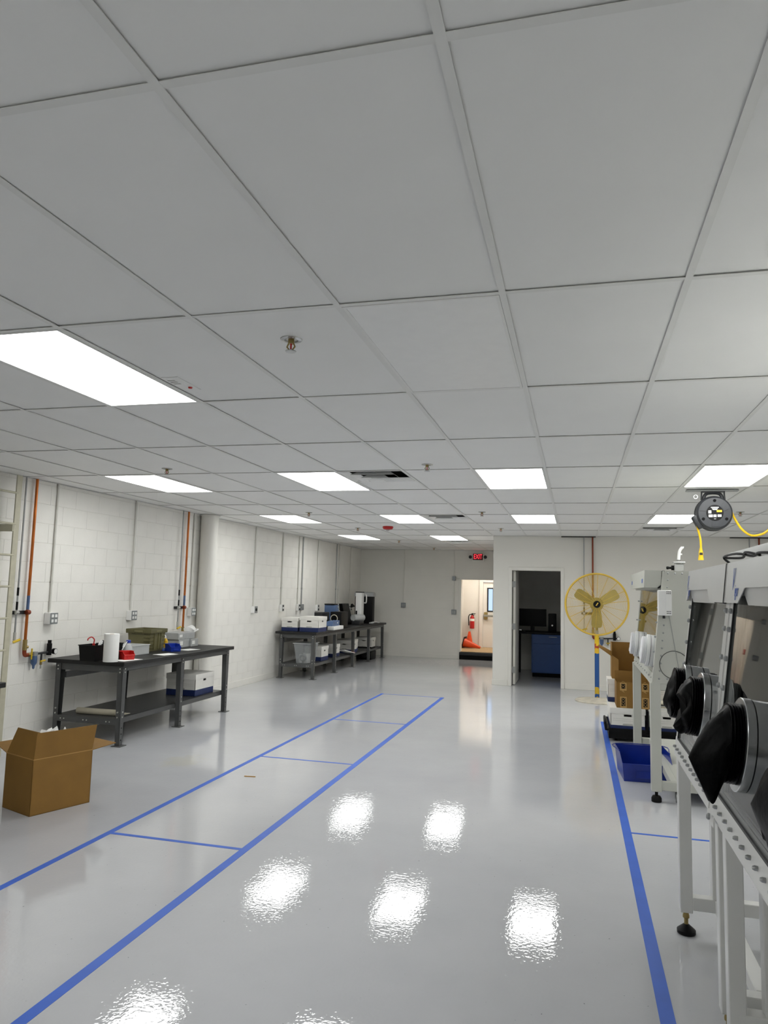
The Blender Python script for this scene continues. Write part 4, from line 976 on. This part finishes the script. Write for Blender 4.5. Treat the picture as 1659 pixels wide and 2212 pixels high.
for k in range(3):
    a = math.radians(90+120*k); MB().cyl((RX+.118*math.cos(a), RY-.078, RZ_+.118*math.sin(a)), (RX+.118*math.cos(a), RY-.09, RZ_+.118*math.sin(a)), .014, n=14).build('bolt_boss', 'black_matte', hs)
    a2 = a+math.radians(62); pts = [(RX+r*math.cos(a2+d), RY-.084, RZ_+r*math.sin(a2+d)) for r, d in ((.085, -.35), (.14, -.25), (.14, .35), (.088, .30))]
    MB().plate(pts, (0, -.005, 0)).build('recess_panel', 'reel_black', hs)
lb = MB().cyl((RX, RY-.083, RZ_), (RX, RY-.088, RZ_), .076, n=36).build('label_disc', 'black_plastic', hs)
b = MB()
for (x, z, w, h) in ((0, .052, .07, .007), (0, .040, .052, .006), (0, .030, .04, .005), (-.045, .008, .026, .028), (-.038, -.030, .036, .024), (.0, -.030, .026, .024), (.04, -.028, .034, .022), (.0, -.058, .018, .003)):
    b.box(RX+x-w/2, RX+x+w/2, RY-.0892, RY-.0878, RZ_+z-h/2, RZ_+z+h/2)
b.build('label_print', 'paper_white', lb, kind='stuff')
MB().box(RX+.016, RX+.062, RY-.0892, RY-.0878, RZ_+.006, RZ_+.026).build('label_yellow', 'yellow_plastic', lb)
MB().box(RX-.175, RX-.10, RY-.06, RY+.04, RZ_-.15, RZ_-.01, bev=.018, rot=Matrix.Rotation(math.radians(-28), 3, 'Y')).build('cord_outlet', 'reel_black', t)
cb = [(RX-.148, RY-.02, RZ_-.10), (RX-.146, RY-.02, RZ_-.14), (RX-.132, RY-.02, RZ_-.20), (RX-.122, RY-.02, RZ_-.26), (RX-.120, RY-.02, RZ_-.345)]
MB().tube(cb, .010, n=8).build('cord_end', 'cord_yellow', t)
px, pz = RX-.121, RZ_-.345
pg = MB().loft([MB.ring((px, RY-.02, pz+.01), (0, 0, 1), .012, 14), MB.ring((px, RY-.02, pz-.03), (0, 0, 1), .020, 14), MB.ring((px-.001, RY-.02, pz-.055), (0, 0, 1), .020, 14), MB.ring((px-.002, RY-.02, pz-.105), (0, 0, 1), .026, 14)]).build('plug', 'cord_yellow', t)
MB().box(px-.014, px+.012, RY-.044, RY-.034, pz-.056, pz-.034).build('plug_label', 'dark_grey', pg)
MB().tube([(RX+.12, RY, RZ_+.09), (RX+.135, RY, RZ_+.085), (RX+.165, RY, RZ_+.01), (RX+.20, RY, RZ_-.07), (RX+.25, RY, RZ_-.15), (RX+.32, RY, RZ_-.205), (RX+.39, RY, RZ_-.205), (RX+.47, RY, RZ_-.165), (RX+.58, RY, RZ_-.03), (RX+.66, RY, RZ_+.12), (RX+.70, RY, ZC)], .0105, n=8).build('supply_cord', 'cord_yellow', t)
MB().torus((RX-.155, RY, RZ_+.165), (0, 1, 0), .018, .004, 18, 6).build('hang_ring', 'steel', t)

# ------------------------------------------------------------------ glove boxes
def bolts_on(t, pts, n, r=.007, h=.01, name='bolt', m='zinc', lim=60):
    n = Vector(n).normalized(); o = ORG[t.name]; src = None
    for p in pts:
        p = Vector(p)
        if src is None:
            src = MB().lathe([(r, 0), (r, h*.6), (r*.6, h)], p, axis=n, n=8).build(name, m, t); base_ = p
        else: share(src, t, p-base_, name)
def port(t, c, n, R, flange, sleeve, kind, depth=.10, seed=1):
    """glove port: two stacked flanges, seal, ribbed cuff, glove bundle. c on the window, n outward"""
    n = Vector(n).normalized(); c = Vector(c); rnd = random.Random(seed)
    P = lambda h: c + n*h
    MB().lathe([(R*.80, -.012), (R*.99, -.012), (R*.99, .025), (R*.80, .025)], c, axis=n, n=48).build('rear_flange', flange, t)
    MB().lathe([(R*.80, .025), (R*.965, .025), (R*.965, .029), (R*.80, .029)], c, axis=n, n=48).build('seal', 'black_plastic', t)
    MB().lathe([(R*.80, .029), (R, .029), (R, .052), (R*.985, .054), (R*.80, .054)], c, axis=n, n=48).build('front_flange', flange, t)
    cu = MB().lathe([(R*.78, -.06), (R*.79, .05)] + [(R*(.86 if i % 2 else .82), .054+.0042*i) for i in range(9)] + [(R*.84, .092), (R*.76, .093)], c, axis=n, n=40).build('cuff', sleeve, t)
    u, w = MB.frame(n)
    up = Vector((0, 0, 1)); up = (up - n*up.dot(n)).normalized(); sd = n.cross(up)
    rings = []; N = 28
    if kind == 'hang':
        # long glove pushed out: a sagging bag closing to a slanted crease
        tip_a, tip_b = depth
        for q in range(9):
            f = q/8; ring = []
            mid = c + n*(.088); e = f**.85
            for i in range(N):
                a = 2*math.pi*i/N
                p0 = mid + (up*math.sin(a) + sd*math.cos(a))*R*.84
                l = (math.sin(a)+1)/2
                pe = Vector(tip_b).lerp(Vector(tip_a), l) + sd*math.cos(a)*R*.16
                p = p0.lerp(pe, e)
                wr = .010*math.sin(5*a+f*3+seed)*math.sin(math.pi*f) + .004*math.sin(11*a+f*7)*math.sin(math.pi*f)
                ring.append(p + (up*math.sin(a)+sd*math.cos(a))*(wr + .022*math.sin(math.pi*f)))
            rings.append(ring)
    else:
        for q in range(8):
            f = q/7; ring = []
            for i in range(N):
                a = 2*math.pi*i/N
                rr = R*(.80 - .30*f**2) * (1 + .10*math.sin(3*a+seed+2*f) * f + .07*math.sin(7*a+5*f+seed)*min(1, 2*f) + .05*rnd.uniform(-1, 1)*f)
                hh = .088 + depth*f*(1 + .35*math.sin(2*a+seed) + .25*math.sin(5*a+seed*2))
                ring.append(c + n*max(hh, .05) + (up*math.sin(a)+sd*math.cos(a))*rr - up*.02*f)
            rings.append(ring)
    MB().loft(rings).build('glove', sleeve, t)

# --- grey glove box
G1Y0, G1Y1 = 6.45, 8.40
t = thing('glove_box', 'grey steel glove box on legs with two bundled white gloves', 'glove box', (1.05, (G1Y0+G1Y1)/2, 0), 'glove boxes along the aisle')
BXa, BXb, Zb, Zt, XBK = .612, .702, .95, 1.865, 1.50
sx = lambda z: BXa + (z-Zb)*(BXb-BXa)/(Zt-Zb)
prof = [(BXa, Zb), (BXb, Zt), (XBK, Zt), (XBK, Zb)]
MB().prism(prof, 'xz', G1Y0, G1Y0+.006).build('side_panel', 'gb_grey', t)
MB().prism(prof, 'xz', G1Y1-.006, G1Y1).build('side_panel', 'gb_grey', t)
MB().box(BXb, XBK, G1Y0, G1Y1, Zt-.006, Zt).build('top_panel', 'gb_grey', t)
MB().box(BXa, XBK, G1Y0, G1Y1, Zb-.004, Zb).build('bottom_panel', 'gb_grey', t)
MB().box(XBK-.006, XBK, G1Y0, G1Y1, Zb, Zt).build('back_panel', 'gb_inner', t)
# window frame, sloping
def slab(t, name, m, y0, y1, z0, z1, o0, o1, f=sx):   # piece lying on the sloped front, offset o0..o1 (negative = out to the aisle)
    return MB().loft([[Vector((f(z0)+o0, y0, z0)), Vector((f(z0)+o0, y1, z0)), Vector((f(z0)+o1, y1, z0)), Vector((f(z0)+o1, y0, z0))],
                      [Vector((f(z1)+o0, y0, z1)), Vector((f(z1)+o0, y1, z1)), Vector((f(z1)+o1, y1, z1)), Vector((f(z1)+o1, y0, z1))]]).build(name, m, t)
slab(t, 'frame_bar', 'gb_grey', G1Y0-.004, G1Y0+.07, Zb, Zt, -.004, .012)
slab(t, 'frame_bar', 'gb_grey', G1Y1-.07, G1Y1, Zb, Zt, -.004, .012)
slab(t, 'sill_bar', 'gb_grey', G1Y0-.003, G1Y1, Zb-.02, Zb+.075, -.006, .012)
slab(t, 'head_bar', 'gb_grey', G1Y0-.002, G1Y1, 1.76, Zt, -.004, .012)
slab(t, 'window_pane', 'window_glass', G1Y0+.06, G1Y1-.06, Zb+.06, 1.77, 0, .008)
nrm1 = Vector((-1, 0, (BXb-BXa)/(Zt-Zb)))
bolts_on(t, [(sx(.975)-.006, G1Y0+.08+.19*k, .985) for k in range(10)], nrm1, .008, .012)
bolts_on(t, [(sx(z)-.004, G1Y0+.035, z) for z in (1.08, 1.2, 1.32, 1.44, 1.56, 1.68)], nrm1, .008, .014, m='galv')
bolts_on(t, [(sx(z)-.004, G1Y1-.035, z) for z in (1.2, 1.4, 1.6)], nrm1, .008, .02, m='galv')
bolts_on(t, [(sx(z)+.045, G1Y0, z) for z in [.985+.062*k for k in range(14)]] + [(sx(.985)+.045+.062*k, G1Y0, .985) for k in range(1, 12)] + [(.74+.055*k, G1Y0, 1.845) for k in range(12)], (0, -1, 0), .0075, .008, m='galv')
# head box over the window
MB().prism([(.553, 1.725), (.56, 1.87), (.69, 1.868), (.69, 1.745), (.67, 1.725)], 'xz', G1Y0+.01, 8.0).build('lamp_hood', 'gb_grey', t)
MB().prism([(.665, 1.718), (.700, 1.745), (.716, 1.868), (.70, 1.868), (.688, 1.75), (.66, 1.728)], 'xz', G1Y0-.002, 8.0).build('hood_gasket', 'black_plastic', t)
MB().box(.60, .69, G1Y0+.05, 7.95, 1.712, 1.727, bev=.003).build('lamp_strip', 'gb_grey', t)
for y in (6.60, 7.75):
    MB().plate([(.5535, y, 1.765), (.5535, y+.09, 1.765), (.5552, y+.09, 1.80), (.5552, y, 1.80)], (-.001, 0, 0)).build('blue_badge', 'logo_blue', t)
port(t, (sx(1.17), 7.90, 1.17), nrm1, .128, 'white_plastic', 'white_fabric', 'bundle', .008, 3)
port(t, (sx(1.19), 6.70, 1.19), nrm1, .135, 'white_plastic', 'white_fabric', 'bundle', .008, 8)
# control box on the side, its cable and loop
cbx = MB().box(.655, .757, G1Y0-.085, G1Y0-.0, 1.50, 1.705, bev=.004).build('control_box', 'white_plastic', t)
MB().box(.712, .757, G1Y0-.088, G1Y0-.084, 1.503, 1.702, bev=.001).build('terminal_cover', 'paper_white', cbx)
for k in range(3):
    for z in (1.515, 1.53, 1.676, 1.69): MB().box(.718+.012*k, .726+.012*k, G1Y0-.0895, G1Y0-.0875, z, z+.006).build('terminal', 'dark_grey', cbx)
MB().cyl((.70, G1Y0-.04, 1.50), (.70, G1Y0-.04, 1.475), .01, n=8).build('cable_gland', 'dark_grey', cbx)
MB().tube([(.74, G1Y0-.03, 1.50), (.76, G1Y0-.008, 1.40), (.80, G1Y0-.006, 1.15), (.83, G1Y0-.006, .97)], .0022, n=5).build('cable', 'galv', t)
MB().torus((.778, G1Y0-.006, 1.10), (0, 1, 0), .112, .0025, 48, 5).build('cable_loop', 'dark_grey', t)
# top valve
v = MB().box(.84, 1.12, 6.95, 7.20, Zt, Zt+.014, bev=.003).build('valve_plate', 'black_plastic', t)
MB().box(.865, .945, 7.03, 7.11, Zt+.012, Zt+.085, bev=.004).box(.855, .955, 7.02, 7.12, Zt+.09, Zt+.105, bev=.002).cyl((.87, 7.035, Zt+.08), (.87, 7.035, Zt+.095), .006, n=8).cyl((.94, 7.035, Zt+.08), (.94, 7.035, Zt+.095), .006, n=8).cyl((.905, 7.07, Zt+.08), (.905, 7.07, Zt+.125), .018, n=12).build('valve_body', 'steel', v)
MB().cyl((.865, 7.07, Zt+.05), (.842, 7.07, Zt+.05), .022, n=14).cyl((.842, 7.07, Zt+.05), (.82, 7.07, Zt+.05), .010, n=12).build('valve_knob', 'black_plastic', v)
MB().lathe([(.001, -.015), (.014, -.010), (.014, .006), (.001, .012)], (.812, 7.07, Zt+.05), axis=(1, 0, 0), n=14).build('valve_knob', 'black_plastic', v)
MB().tube([(.905, 7.07, Zt+.12), (.908, 7.07, Zt+.16), (.914, 7.07, Zt+.20), (.928, 7.07, Zt+.225), (.938, 7.07, Zt+.235), (.940, 7.07, Zt+.245)], .013, n=10).cyl((.91, 7.07, Zt+.17), (.935, 7.07, Zt+.175), .006, n=8).build('hose', 'white_plastic', v)
# legs and lower frame
for x in (.632, 1.46):
    for y in (G1Y0+.04, G1Y1-.04):
        lg = MB().box(x-.040, x+.040, y-.040, y+.040, .085, Zb, bev=.004).build('leg', 'gb_grey', t)
        MB().lathe([(.012, .086), (.012, .052), (.030, .048), (.040, .03), (.040, .002), (.036, 0)], (x, y, 0), n=22).build('levelling_foot', 'black_plastic', lg)
MB().box(.67, 1.42, G1Y0+.01, G1Y0+.06, .096, .166, bev=.003).build('lower_rail', 'gb_grey', t)
MB().box(.67, 1.42, G1Y1-.06, G1Y1-.01, .096, .166, bev=.003).build('lower_rail', 'gb_grey', t)
MB().box(.745, .795, G1Y0+.06, G1Y1-.06, .10, .166, bev=.003).build('lower_rail', 'gb_grey', t)
MB().box(.795, 1.42, G1Y0+.06, G1Y1-.06, .155, .166, bev=.002).build('lower_shelf', 'gb_grey', t)
MB().box(.67, 1.43, G1Y0+.004, G1Y0+.05, Zb-.06, Zb-.004, bev=.003).build('upper_rail', 'gb_grey', t)
for x in (.80, 1.36):
    c_ = MB().cyl((x-.02, G1Y0+.07, .042), (x+.02, G1Y0+.07, .042), .042, n=20).build('caster_wheel', 'galv', t)
    MB().plate([(x-.028, G1Y0+.04, .096), (x-.028, G1Y0+.10, .096), (x-.026, G1Y0+.085, .03), (x-.026, G1Y0+.055, .03)], (.004, 0, 0)).plate([(x+.024, G1Y0+.04, .096), (x+.024, G1Y0+.10, .096), (x+.022, G1Y0+.085, .03), (x+.022, G1Y0+.055, .03)], (.004, 0, 0)).build('caster_fork', 'galv', c_)

# --- white glove box of two joined modules
W1 = (3.115, 4.11); W2 = (1.30, 3.085)
t = thing('glove_box', 'white two-module glove box on legs with black gloves', 'glove box', (1.0, 2.7, 0), 'glove boxes along the aisle')
WZb, WZt, WXK = .875, 1.775, 1.42
wx = lambda z: .500 + (z-.90)*.118
nrm2 = Vector((-1, 0, .118))
wprof = [(wx(WZb), WZb), (wx(WZt), WZt), (WXK, WZt), (WXK, WZb)]
for mi, (a, c) in enumerate((W1, W2)):
    for y in (a, c-.006): MB().prism(wprof, 'xz', y, y+.006).build('side_panel', 'gb_white', t)
    MB().box(wx(WZt), WXK, a, c, WZt-.006, WZt).build('top_panel', 'gb_white', t)
    MB().box(wx(WZb), WXK, a, c, WZb-.006, WZb).build('bottom_panel', 'gb_inner', t)
    MB().box(WXK-.006, WXK, a, c, WZb, WZt).build('back_panel', 'gb_inner', t)
    fb = .062
    slab(t, 'frame_bar', 'gb_white', a-.003, a+fb, WZb, WZt, -.004, .014, wx)
    slab(t, 'frame_bar', 'gb_white', c-fb, c, WZb, WZt, -.004, .014, wx)
    slab(t, 'sill_bar', 'gb_white', a-.002, c, WZb-.025, .938, -.006, .014, wx)
    slab(t, 'head_bar', 'gb_white', a-.001, c, 1.66, WZt, -.004, .014, wx)
    slab(t, 'gasket', 'dark_grey', a+fb-.004, c-fb+.004, .934, .942, -.007, .0, wx)
    slab(t, 'gasket', 'dark_grey', c-fb-.004, c-fb+.004, .938, 1.66, -.007, .0, wx)
    slab(t, 'window_pane', 'window_glass', a+fb-.01, c-fb+.01, .93, 1.67, 0, .01, wx)
    bolts_on(t, [(wx(.895)-.006, c-.04-.088*k, .895) for k in range(int((c-a)/.088))], nrm2, .0075, .015, m='steel')
    for yb in (a+.03, c-.03):
        bolts_on(t, [(wx(z)-.004, yb, z) for z in (.985, 1.09, 1.20, 1.31, 1.42, 1.53, 1.60)], nrm2, .0105, .012, m='galv')
    # lamp fascia with cut-out
    nb, ns = (c-.085, c-.0) , None
    ya, yc = a+.004, c-.004; zb_, zn, zt_ = 1.632, 1.686, 1.785
    n1 = (a+.30, a+.385) if mi == 0 else (a+.30, a+.385)
    n2 = (c-.02, c-.085) if mi == 0 else (c-.235, c-.335)
    xb_, xt_ = .558, .574
    X = lambda z: xb_ + (z-zb_)*(xt_-xb_)/(zt_-zb_)
    left = [(n2[0], zb_), (yc, zb_), (yc, zt_), (n2[1], zt_), (n2[1], zn), (n2[1]+(n2[0]-n2[1])*.12, zn-.003)]
    mid = [(n1[1], zn), (n2[1], zn), (n2[1], zt_), (n1[1], zt_)]
    right = [(ya, zb_), (n1[0], zb_), (n1[1]-(n1[1]-n1[0])*.12, zn-.003), (n1[1], zn), (n1[1], zt_), (ya, zt_)]
    b = MB()
    for poly in (left, mid, right): b.plate([(X(z), y, z) for y, z in poly], (.003, 0, 0))
    b.plate([(X(zt_), ya, zt_), (X(zt_), yc, zt_), (.66, yc, zt_+.004), (.66, ya, zt_+.004)], (0, 0, -.003))
    fa = b.build('lamp_fascia', 'gb_white', t)
    MB().plate([(X(zb_), ya, zb_), (X(zt_), ya, zt_), (.66, ya, zt_), (.60, ya, zb_)], (0, .003, 0)).build('fascia_end', 'gb_white', t)
    MB().plate([(X(zb_), yc, zb_), (X(zt_), yc, zt_), (.66, yc, zt_), (.60, yc, zb_)], (0, -.003, 0)).build('fascia_end', 'gb_white', t)
    # dark lamp recess behind the cut-out
    MB().plate([(X(zn)+.006, n1[0], zn+.03), (X(zn)+.006, n2[0], zn+.03), (wx(zn)-.006, n2[0]-.04, zb_-.006), (wx(zn)-.006, n1[0]+.04, zb_-.006)], (-.002, 0, 0)).build('lamp_recess', 'gb_white', t)
    # logo: tall leaning V and smaller lowercase letters
    yl = c-.035 if mi == 0 else c-.14
    kx = X(1.70)-.0035
    text('V', 'logo', 'logo_blue', fa, (X(1.715)-.0022, yl-.005, 1.715), (0, -1, 0), (.104, 0, 1), .118, xscale=.52, shear=.25)
    text('igor', 'logo', 'logo_blue', fa, (X(1.675)-.0022, yl-.072, 1.676), (0, -1, 0), (.104, 0, 1), .064, xscale=.55)
# joint between the modules
MB().prism([(wx(WZb)+.003, WZb), (wx(WZt-.01)+.003, WZt-.01), (WXK, WZt-.01), (WXK, WZb)], 'xz', W2[1], W1[0]).build('joint_strip', 'gb_white', t)
MB().plate([(wx(.86)-.004, W2[1]-.055, .80), (wx(.86)-.004, W1[0]+.05, .80), (wx(.96)-.004, W1[0]+.05, .96), (wx(.96)-.004, W2[1]-.055, .96)], (.004, 0, 0)).build('joint_plate', 'gb_white', t)
bolts_on(t, [(wx(.83)-.006, W2[1]-.02, .832)], nrm2, .012, .012, m='galv')
# glove ports
port(t, (wx(1.19), 3.76, 1.19), nrm2, .138, 'alu', 'rubber', 'bundle', .022, 2)
port(t, (wx(1.20), 3.27, 1.20), nrm2, .138, 'alu', 'rubber', 'bundle', .034, 5)
port(t, (wx(1.195), 2.52, 1.195), nrm2, .142, 'alu', 'rubber', 'hang', ((.338, 2.50, 1.155), (.388, 2.47, 1.035)), 4)
port(t, (wx(1.195), 1.80, 1.195), nrm2, .142, 'alu', 'rubber', 'hang', ((.405, 1.975, 1.16), (.43, 1.96, 1.09)), 9)
# things seen through the window
MB().box(.80, .86, 2.42, 2.47, 1.49, 1.54, bev=.004).tube([(.83, 2.45, 1.51), (.74, 2.62, 1.53)], .006, n=6).build('inner_sensor', 'black_plastic', t)
MB().box(.70, .735, 2.55, 2.60, 1.36, 1.385, bev=.002).build('inner_clip', 'dark_grey', t)
# cabling and box on top
MB().box(.66, 1.30, 2.55, 3.55, WZt, WZt+.075, bev=.006).build('top_cover', 'gb_white', t)
MB().tube([(.60, 3.18, WZt+.012), (.585, 3.22, WZt+.04), (.60, 3.05, WZt+.045), (.63, 2.92, WZt+.03), (.62, 2.80, WZt+.035), (.64, 2.70, WZt+.03)], .005, n=6).build('cable', 'black_plastic', t)
MB().tube([(.59, 3.20, WZt+.035), (.62, 3.05, WZt+.030), (.61, 2.95, WZt+.045), (.63, 2.82, WZt+.028)], .005, n=6).build('cable', 'black_plastic', t)
# legs, rails, feet
LEGZ = .86
for x, y in ((.526, 4.065), (.553, 3.165), (.556, 3.03), (.556, 1.35), (1.38, 4.065), (1.38, 3.165), (1.38, 3.03), (1.38, 1.35)):
    lg = MB().box(x-.029, x+.029, y-.029, y+.029, .105, LEGZ, bev=.003).build('leg', 'gb_white', t)
    st = MB().lathe([(.010, .106), (.016, .085), (.016, .075), (.010, .07), (.010, .035)], (x, y, 0), n=14).build('foot_stud', 'brass', lg)
    MB().lathe([(.012, .045), (.030, .030), (.044, .018), (.044, .004), (.040, 0)], (x, y, 0), n=26).build('levelling_foot', 'black_plastic', lg)
for y in (4.065, 3.165, 3.03, 1.35): MB().box(.553, 1.35, y-.03, y+.03, .12, .18, bev=.003).build('lower_rail', 'gb_white', t)
MB().box(.655, .715, 3.195, 4.035, .12, .18, bev=.003).build('lower_rail', 'gb_white', t)
MB().box(.655, .715, 1.38, 3.0, .12, .18, bev=.003).build('lower_rail', 'gb_white', t)
MB().box(.645, .71, 4.035, 4.095, .18, LEGZ, bev=.003).build('post', 'gb_white', t)
MB().box(.645, .71, 3.0, 3.06, .18, LEGZ, bev=.003).build('post', 'gb_white', t)
for a, c in (W1, W2):
    MB().box(.507, .573, a, c, LEGZ-.05, LEGZ, bev=.003).build('upper_rail', 'gb_white', t)
    MB().box(.573, 1.41, a, a+.06, LEGZ-.05, LEGZ, bev=.003).build('upper_rail', 'gb_white', t)
for y in (3.95, 3.28):
    c_ = MB().cyl((.665, y, .045), (.705, y, .045), .045, n=22).build('caster_wheel', 'black_plastic', t)
    MB().plate([(.66, y-.035, .12), (.66, y+.035, .12), (.66, y+.015, .035), (.66, y-.015, .035)], (.004, 0, 0)).plate([(.706, y-.035, .12), (.706, y+.035, .12), (.706, y+.015, .035), (.706, y-.015, .035)], (.004, 0, 0)).box(.655, .715, y-.04, y+.04, .112, .12).build('caster_fork', 'zinc', c_)

# ------------------------------------------------------------------ exit sign, hallway things
t = thing('exit_sign', 'lit red EXIT sign with two lamp heads above the hallway opening', 'sign', (-2.348, YB, 2.44))
MB().box(-2.50, -2.20, YB-.06, YB, 2.43, 2.635, bev=.006).build('sign_case', 'wall_paint', t)
MB().box(-2.475, -2.225, YB-.062, YB-.0595, 2.455, 2.615).build('sign_face', 'sign_dark', t)
text('EXIT', 'sign_letters', 'exit_red', t, (-2.35, YB-.0635, 2.535), (1, 0, 0), (0, 0, 1), .165, xscale=.62, ext=.001)
for s in (-1, 1): MB().lathe([(.012, 0), (.040, .03), (.042, .05), (.030, .06)], (-2.35+s*.185, YB-.03, 2.53), axis=(0, -1, 0), n=18).cyl((-2.35+s*.15, YB-.03, 2.53), (-2.35+s*.185, YB-.03, 2.53), .01, n=8).build('lamp_head', 'dark_grey', t)
t = thing('fire_extinguisher', 'red fire extinguisher hanging on the hallway wall', 'extinguisher', (-2.71, HY-.10, .68))
ex, ey = -2.71, HY-.10
MB().lathe([(.055, .68), (.062, .69), (.062, .95), (.05, .99), (.028, 1.02), (.022, 1.04)], (ex, ey, 0), n=24).build('cylinder', 'red_paint', t)
MB().lathe([(.0625, .88), (.0632, .885), (.0632, .94), (.0625, .945)], (ex, ey, 0), n=24, caps=False).build('label_band', 'paper_white', t)
MB().cyl((ex, ey, 1.04), (ex, ey, 1.075), .02, n=12).box(ex-.02, ex+.09, ey-.012, ey+.012, 1.075, 1.09, bev=.003).box(ex-.01, ex+.08, ey-.012, ey+.012, 1.045, 1.057, bev=.003).build('valve_handle', 'black_plastic', t)
MB().tube([(ex-.015, ey, 1.06), (ex-.07, ey-.02, 1.05), (ex-.095, ey-.02, .98), (ex-.09, ey-.02, .86), (ex-.085, ey-.02, .76)], .012, n=8).build('hose', 'black_plastic', t)
MB().box(ex-.03, ex+.03, HY-.045, HY, .90, 1.05).build('wall_bracket', 'dark_grey', t)
t = thing('pull_station', 'small red fire alarm pull box in the hallway corner', 'alarm', (-2.96, HY-.5, 1.14))
MB().box(-2.98, -2.94, HY-.60, HY-.48, 1.14, 1.27, bev=.006).build('case', 'red_paint', t)
MB().box(-2.942, -2.935, HY-.575, HY-.505, 1.18, 1.20).build('pull_bar', 'paper_white', t)
def cone(x, y, z, axis, lab, L=.40, r0=.115, r1=.028):
    t = thing('traffic_cone', lab, 'cone', (x, y, HZ), 'orange traffic cones in the hallway'); a = Vector(axis).normalized()
    MB().lathe([(r0, .012), (r1, L), (r1*.7, L+.004)], (x, y, z), axis=a, n=26).build('cone_body', 'cone_orange', t)
    u, w = MB.frame(a); c = Vector((x, y, z)); s = r0*1.35
    MB().plate([c+u*s+w*s, c-u*s+w*s, c-u*s-w*s, c+u*s-w*s], a*.014).build('cone_base', 'black_plastic', t)
    return t
cone(-2.77, HY-.17, HZ, (0, 0, 1), 'orange traffic cone standing upright behind the fallen cone', L=.42)
cone(-2.86, HY-.60, HZ+.155, (1, -.08, -.26), 'orange traffic cone lying on its side in the hallway', L=.46)
MB().box(-2.95, -1.47, YB+.02, HY-.45, HZ+.001, HZ+.010, bev=.003, rot=RZ(.02)).build('floor_mat', 'mat_tan', label='tan mat lying on the raised hallway floor', cat='mat')
t = thing('hallway_ceiling_light_offscreen', 'hallway ceiling panel light hidden above the exit opening', 'ceiling light', (-1.8, 19.2, 2.72))
MB().box(-2.4, -1.2, 18.85, 19.5, 2.70, 2.72).build('frame', 'frame_white', t)
MB().box(-2.38, -1.22, 18.87, 19.48, 2.696, 2.70).build('diffuser', 'hall_light', t)

# ------------------------------------------------------------------ dark office
t = thing('office_desk', 'black desk in the dark office', 'desk', (-.55, 15.55, 0))
MB().box(-1.18, .25, 15.2, 15.9, .845, .885, bev=.004).build('desk_top', 'black_plastic', t)
for x in (-1.14, .21): MB().box(x-.02, x+.02, 15.84, 15.88, 0, .845).build('leg', 'black_plastic', t)
t = thing('blue_cabinet', 'blue drawer cabinet under the desk in the dark office', 'cabinet', (-.45, 15.45, 0))
MB().box(-.86, -.02, 15.16, 15.82, .08, .842, bev=.004).build('cabinet_body', 'cabinet_blue', t)
MB().box(-.84, -.04, 15.145, 15.162, .67, .82, bev=.003).build('drawer', 'cabinet_blue', t)
MB().box(-.84, -.04, 15.145, 15.162, .10, .655, bev=.003).build('door', 'cabinet_blue', t)
MB().cyl((-.52, 15.145, .80), (-.36, 15.145, .80), .007, n=8).build('drawer_handle', 'zinc', t)
MB().box(-.84, -.04, 15.2, 15.78, 0, .08).build('plinth', 'black_matte', t)
t = thing('office_monitor', 'wide black monitor on the dark office desk', 'monitor', (-.86, 15.5, .885))
MB().box(-1.13, -.58, 15.48, 15.52, .99, 1.345, bev=.006).build('screen', 'black_plastic', t)
MB().box(-.90, -.82, 15.50, 15.55, .885, 1.05).box(-1.0, -.72, 15.42, 15.62, .885, .895, bev=.003).build('stand', 'black_plastic', t)
t = thing('office_speaker', 'black coffee-maker shaped unit beside the office monitor', 'device', (-.45, 15.5, .885))
MB().box(-.54, -.38, 15.42, 15.6, .885, 1.26, bev=.02).build('unit_body', 'black_plastic', t)
MB().cyl((-.46, 15.415, 1.02), (-.46, 15.425, 1.02), .018, n=12).build('button', 'zinc', t)
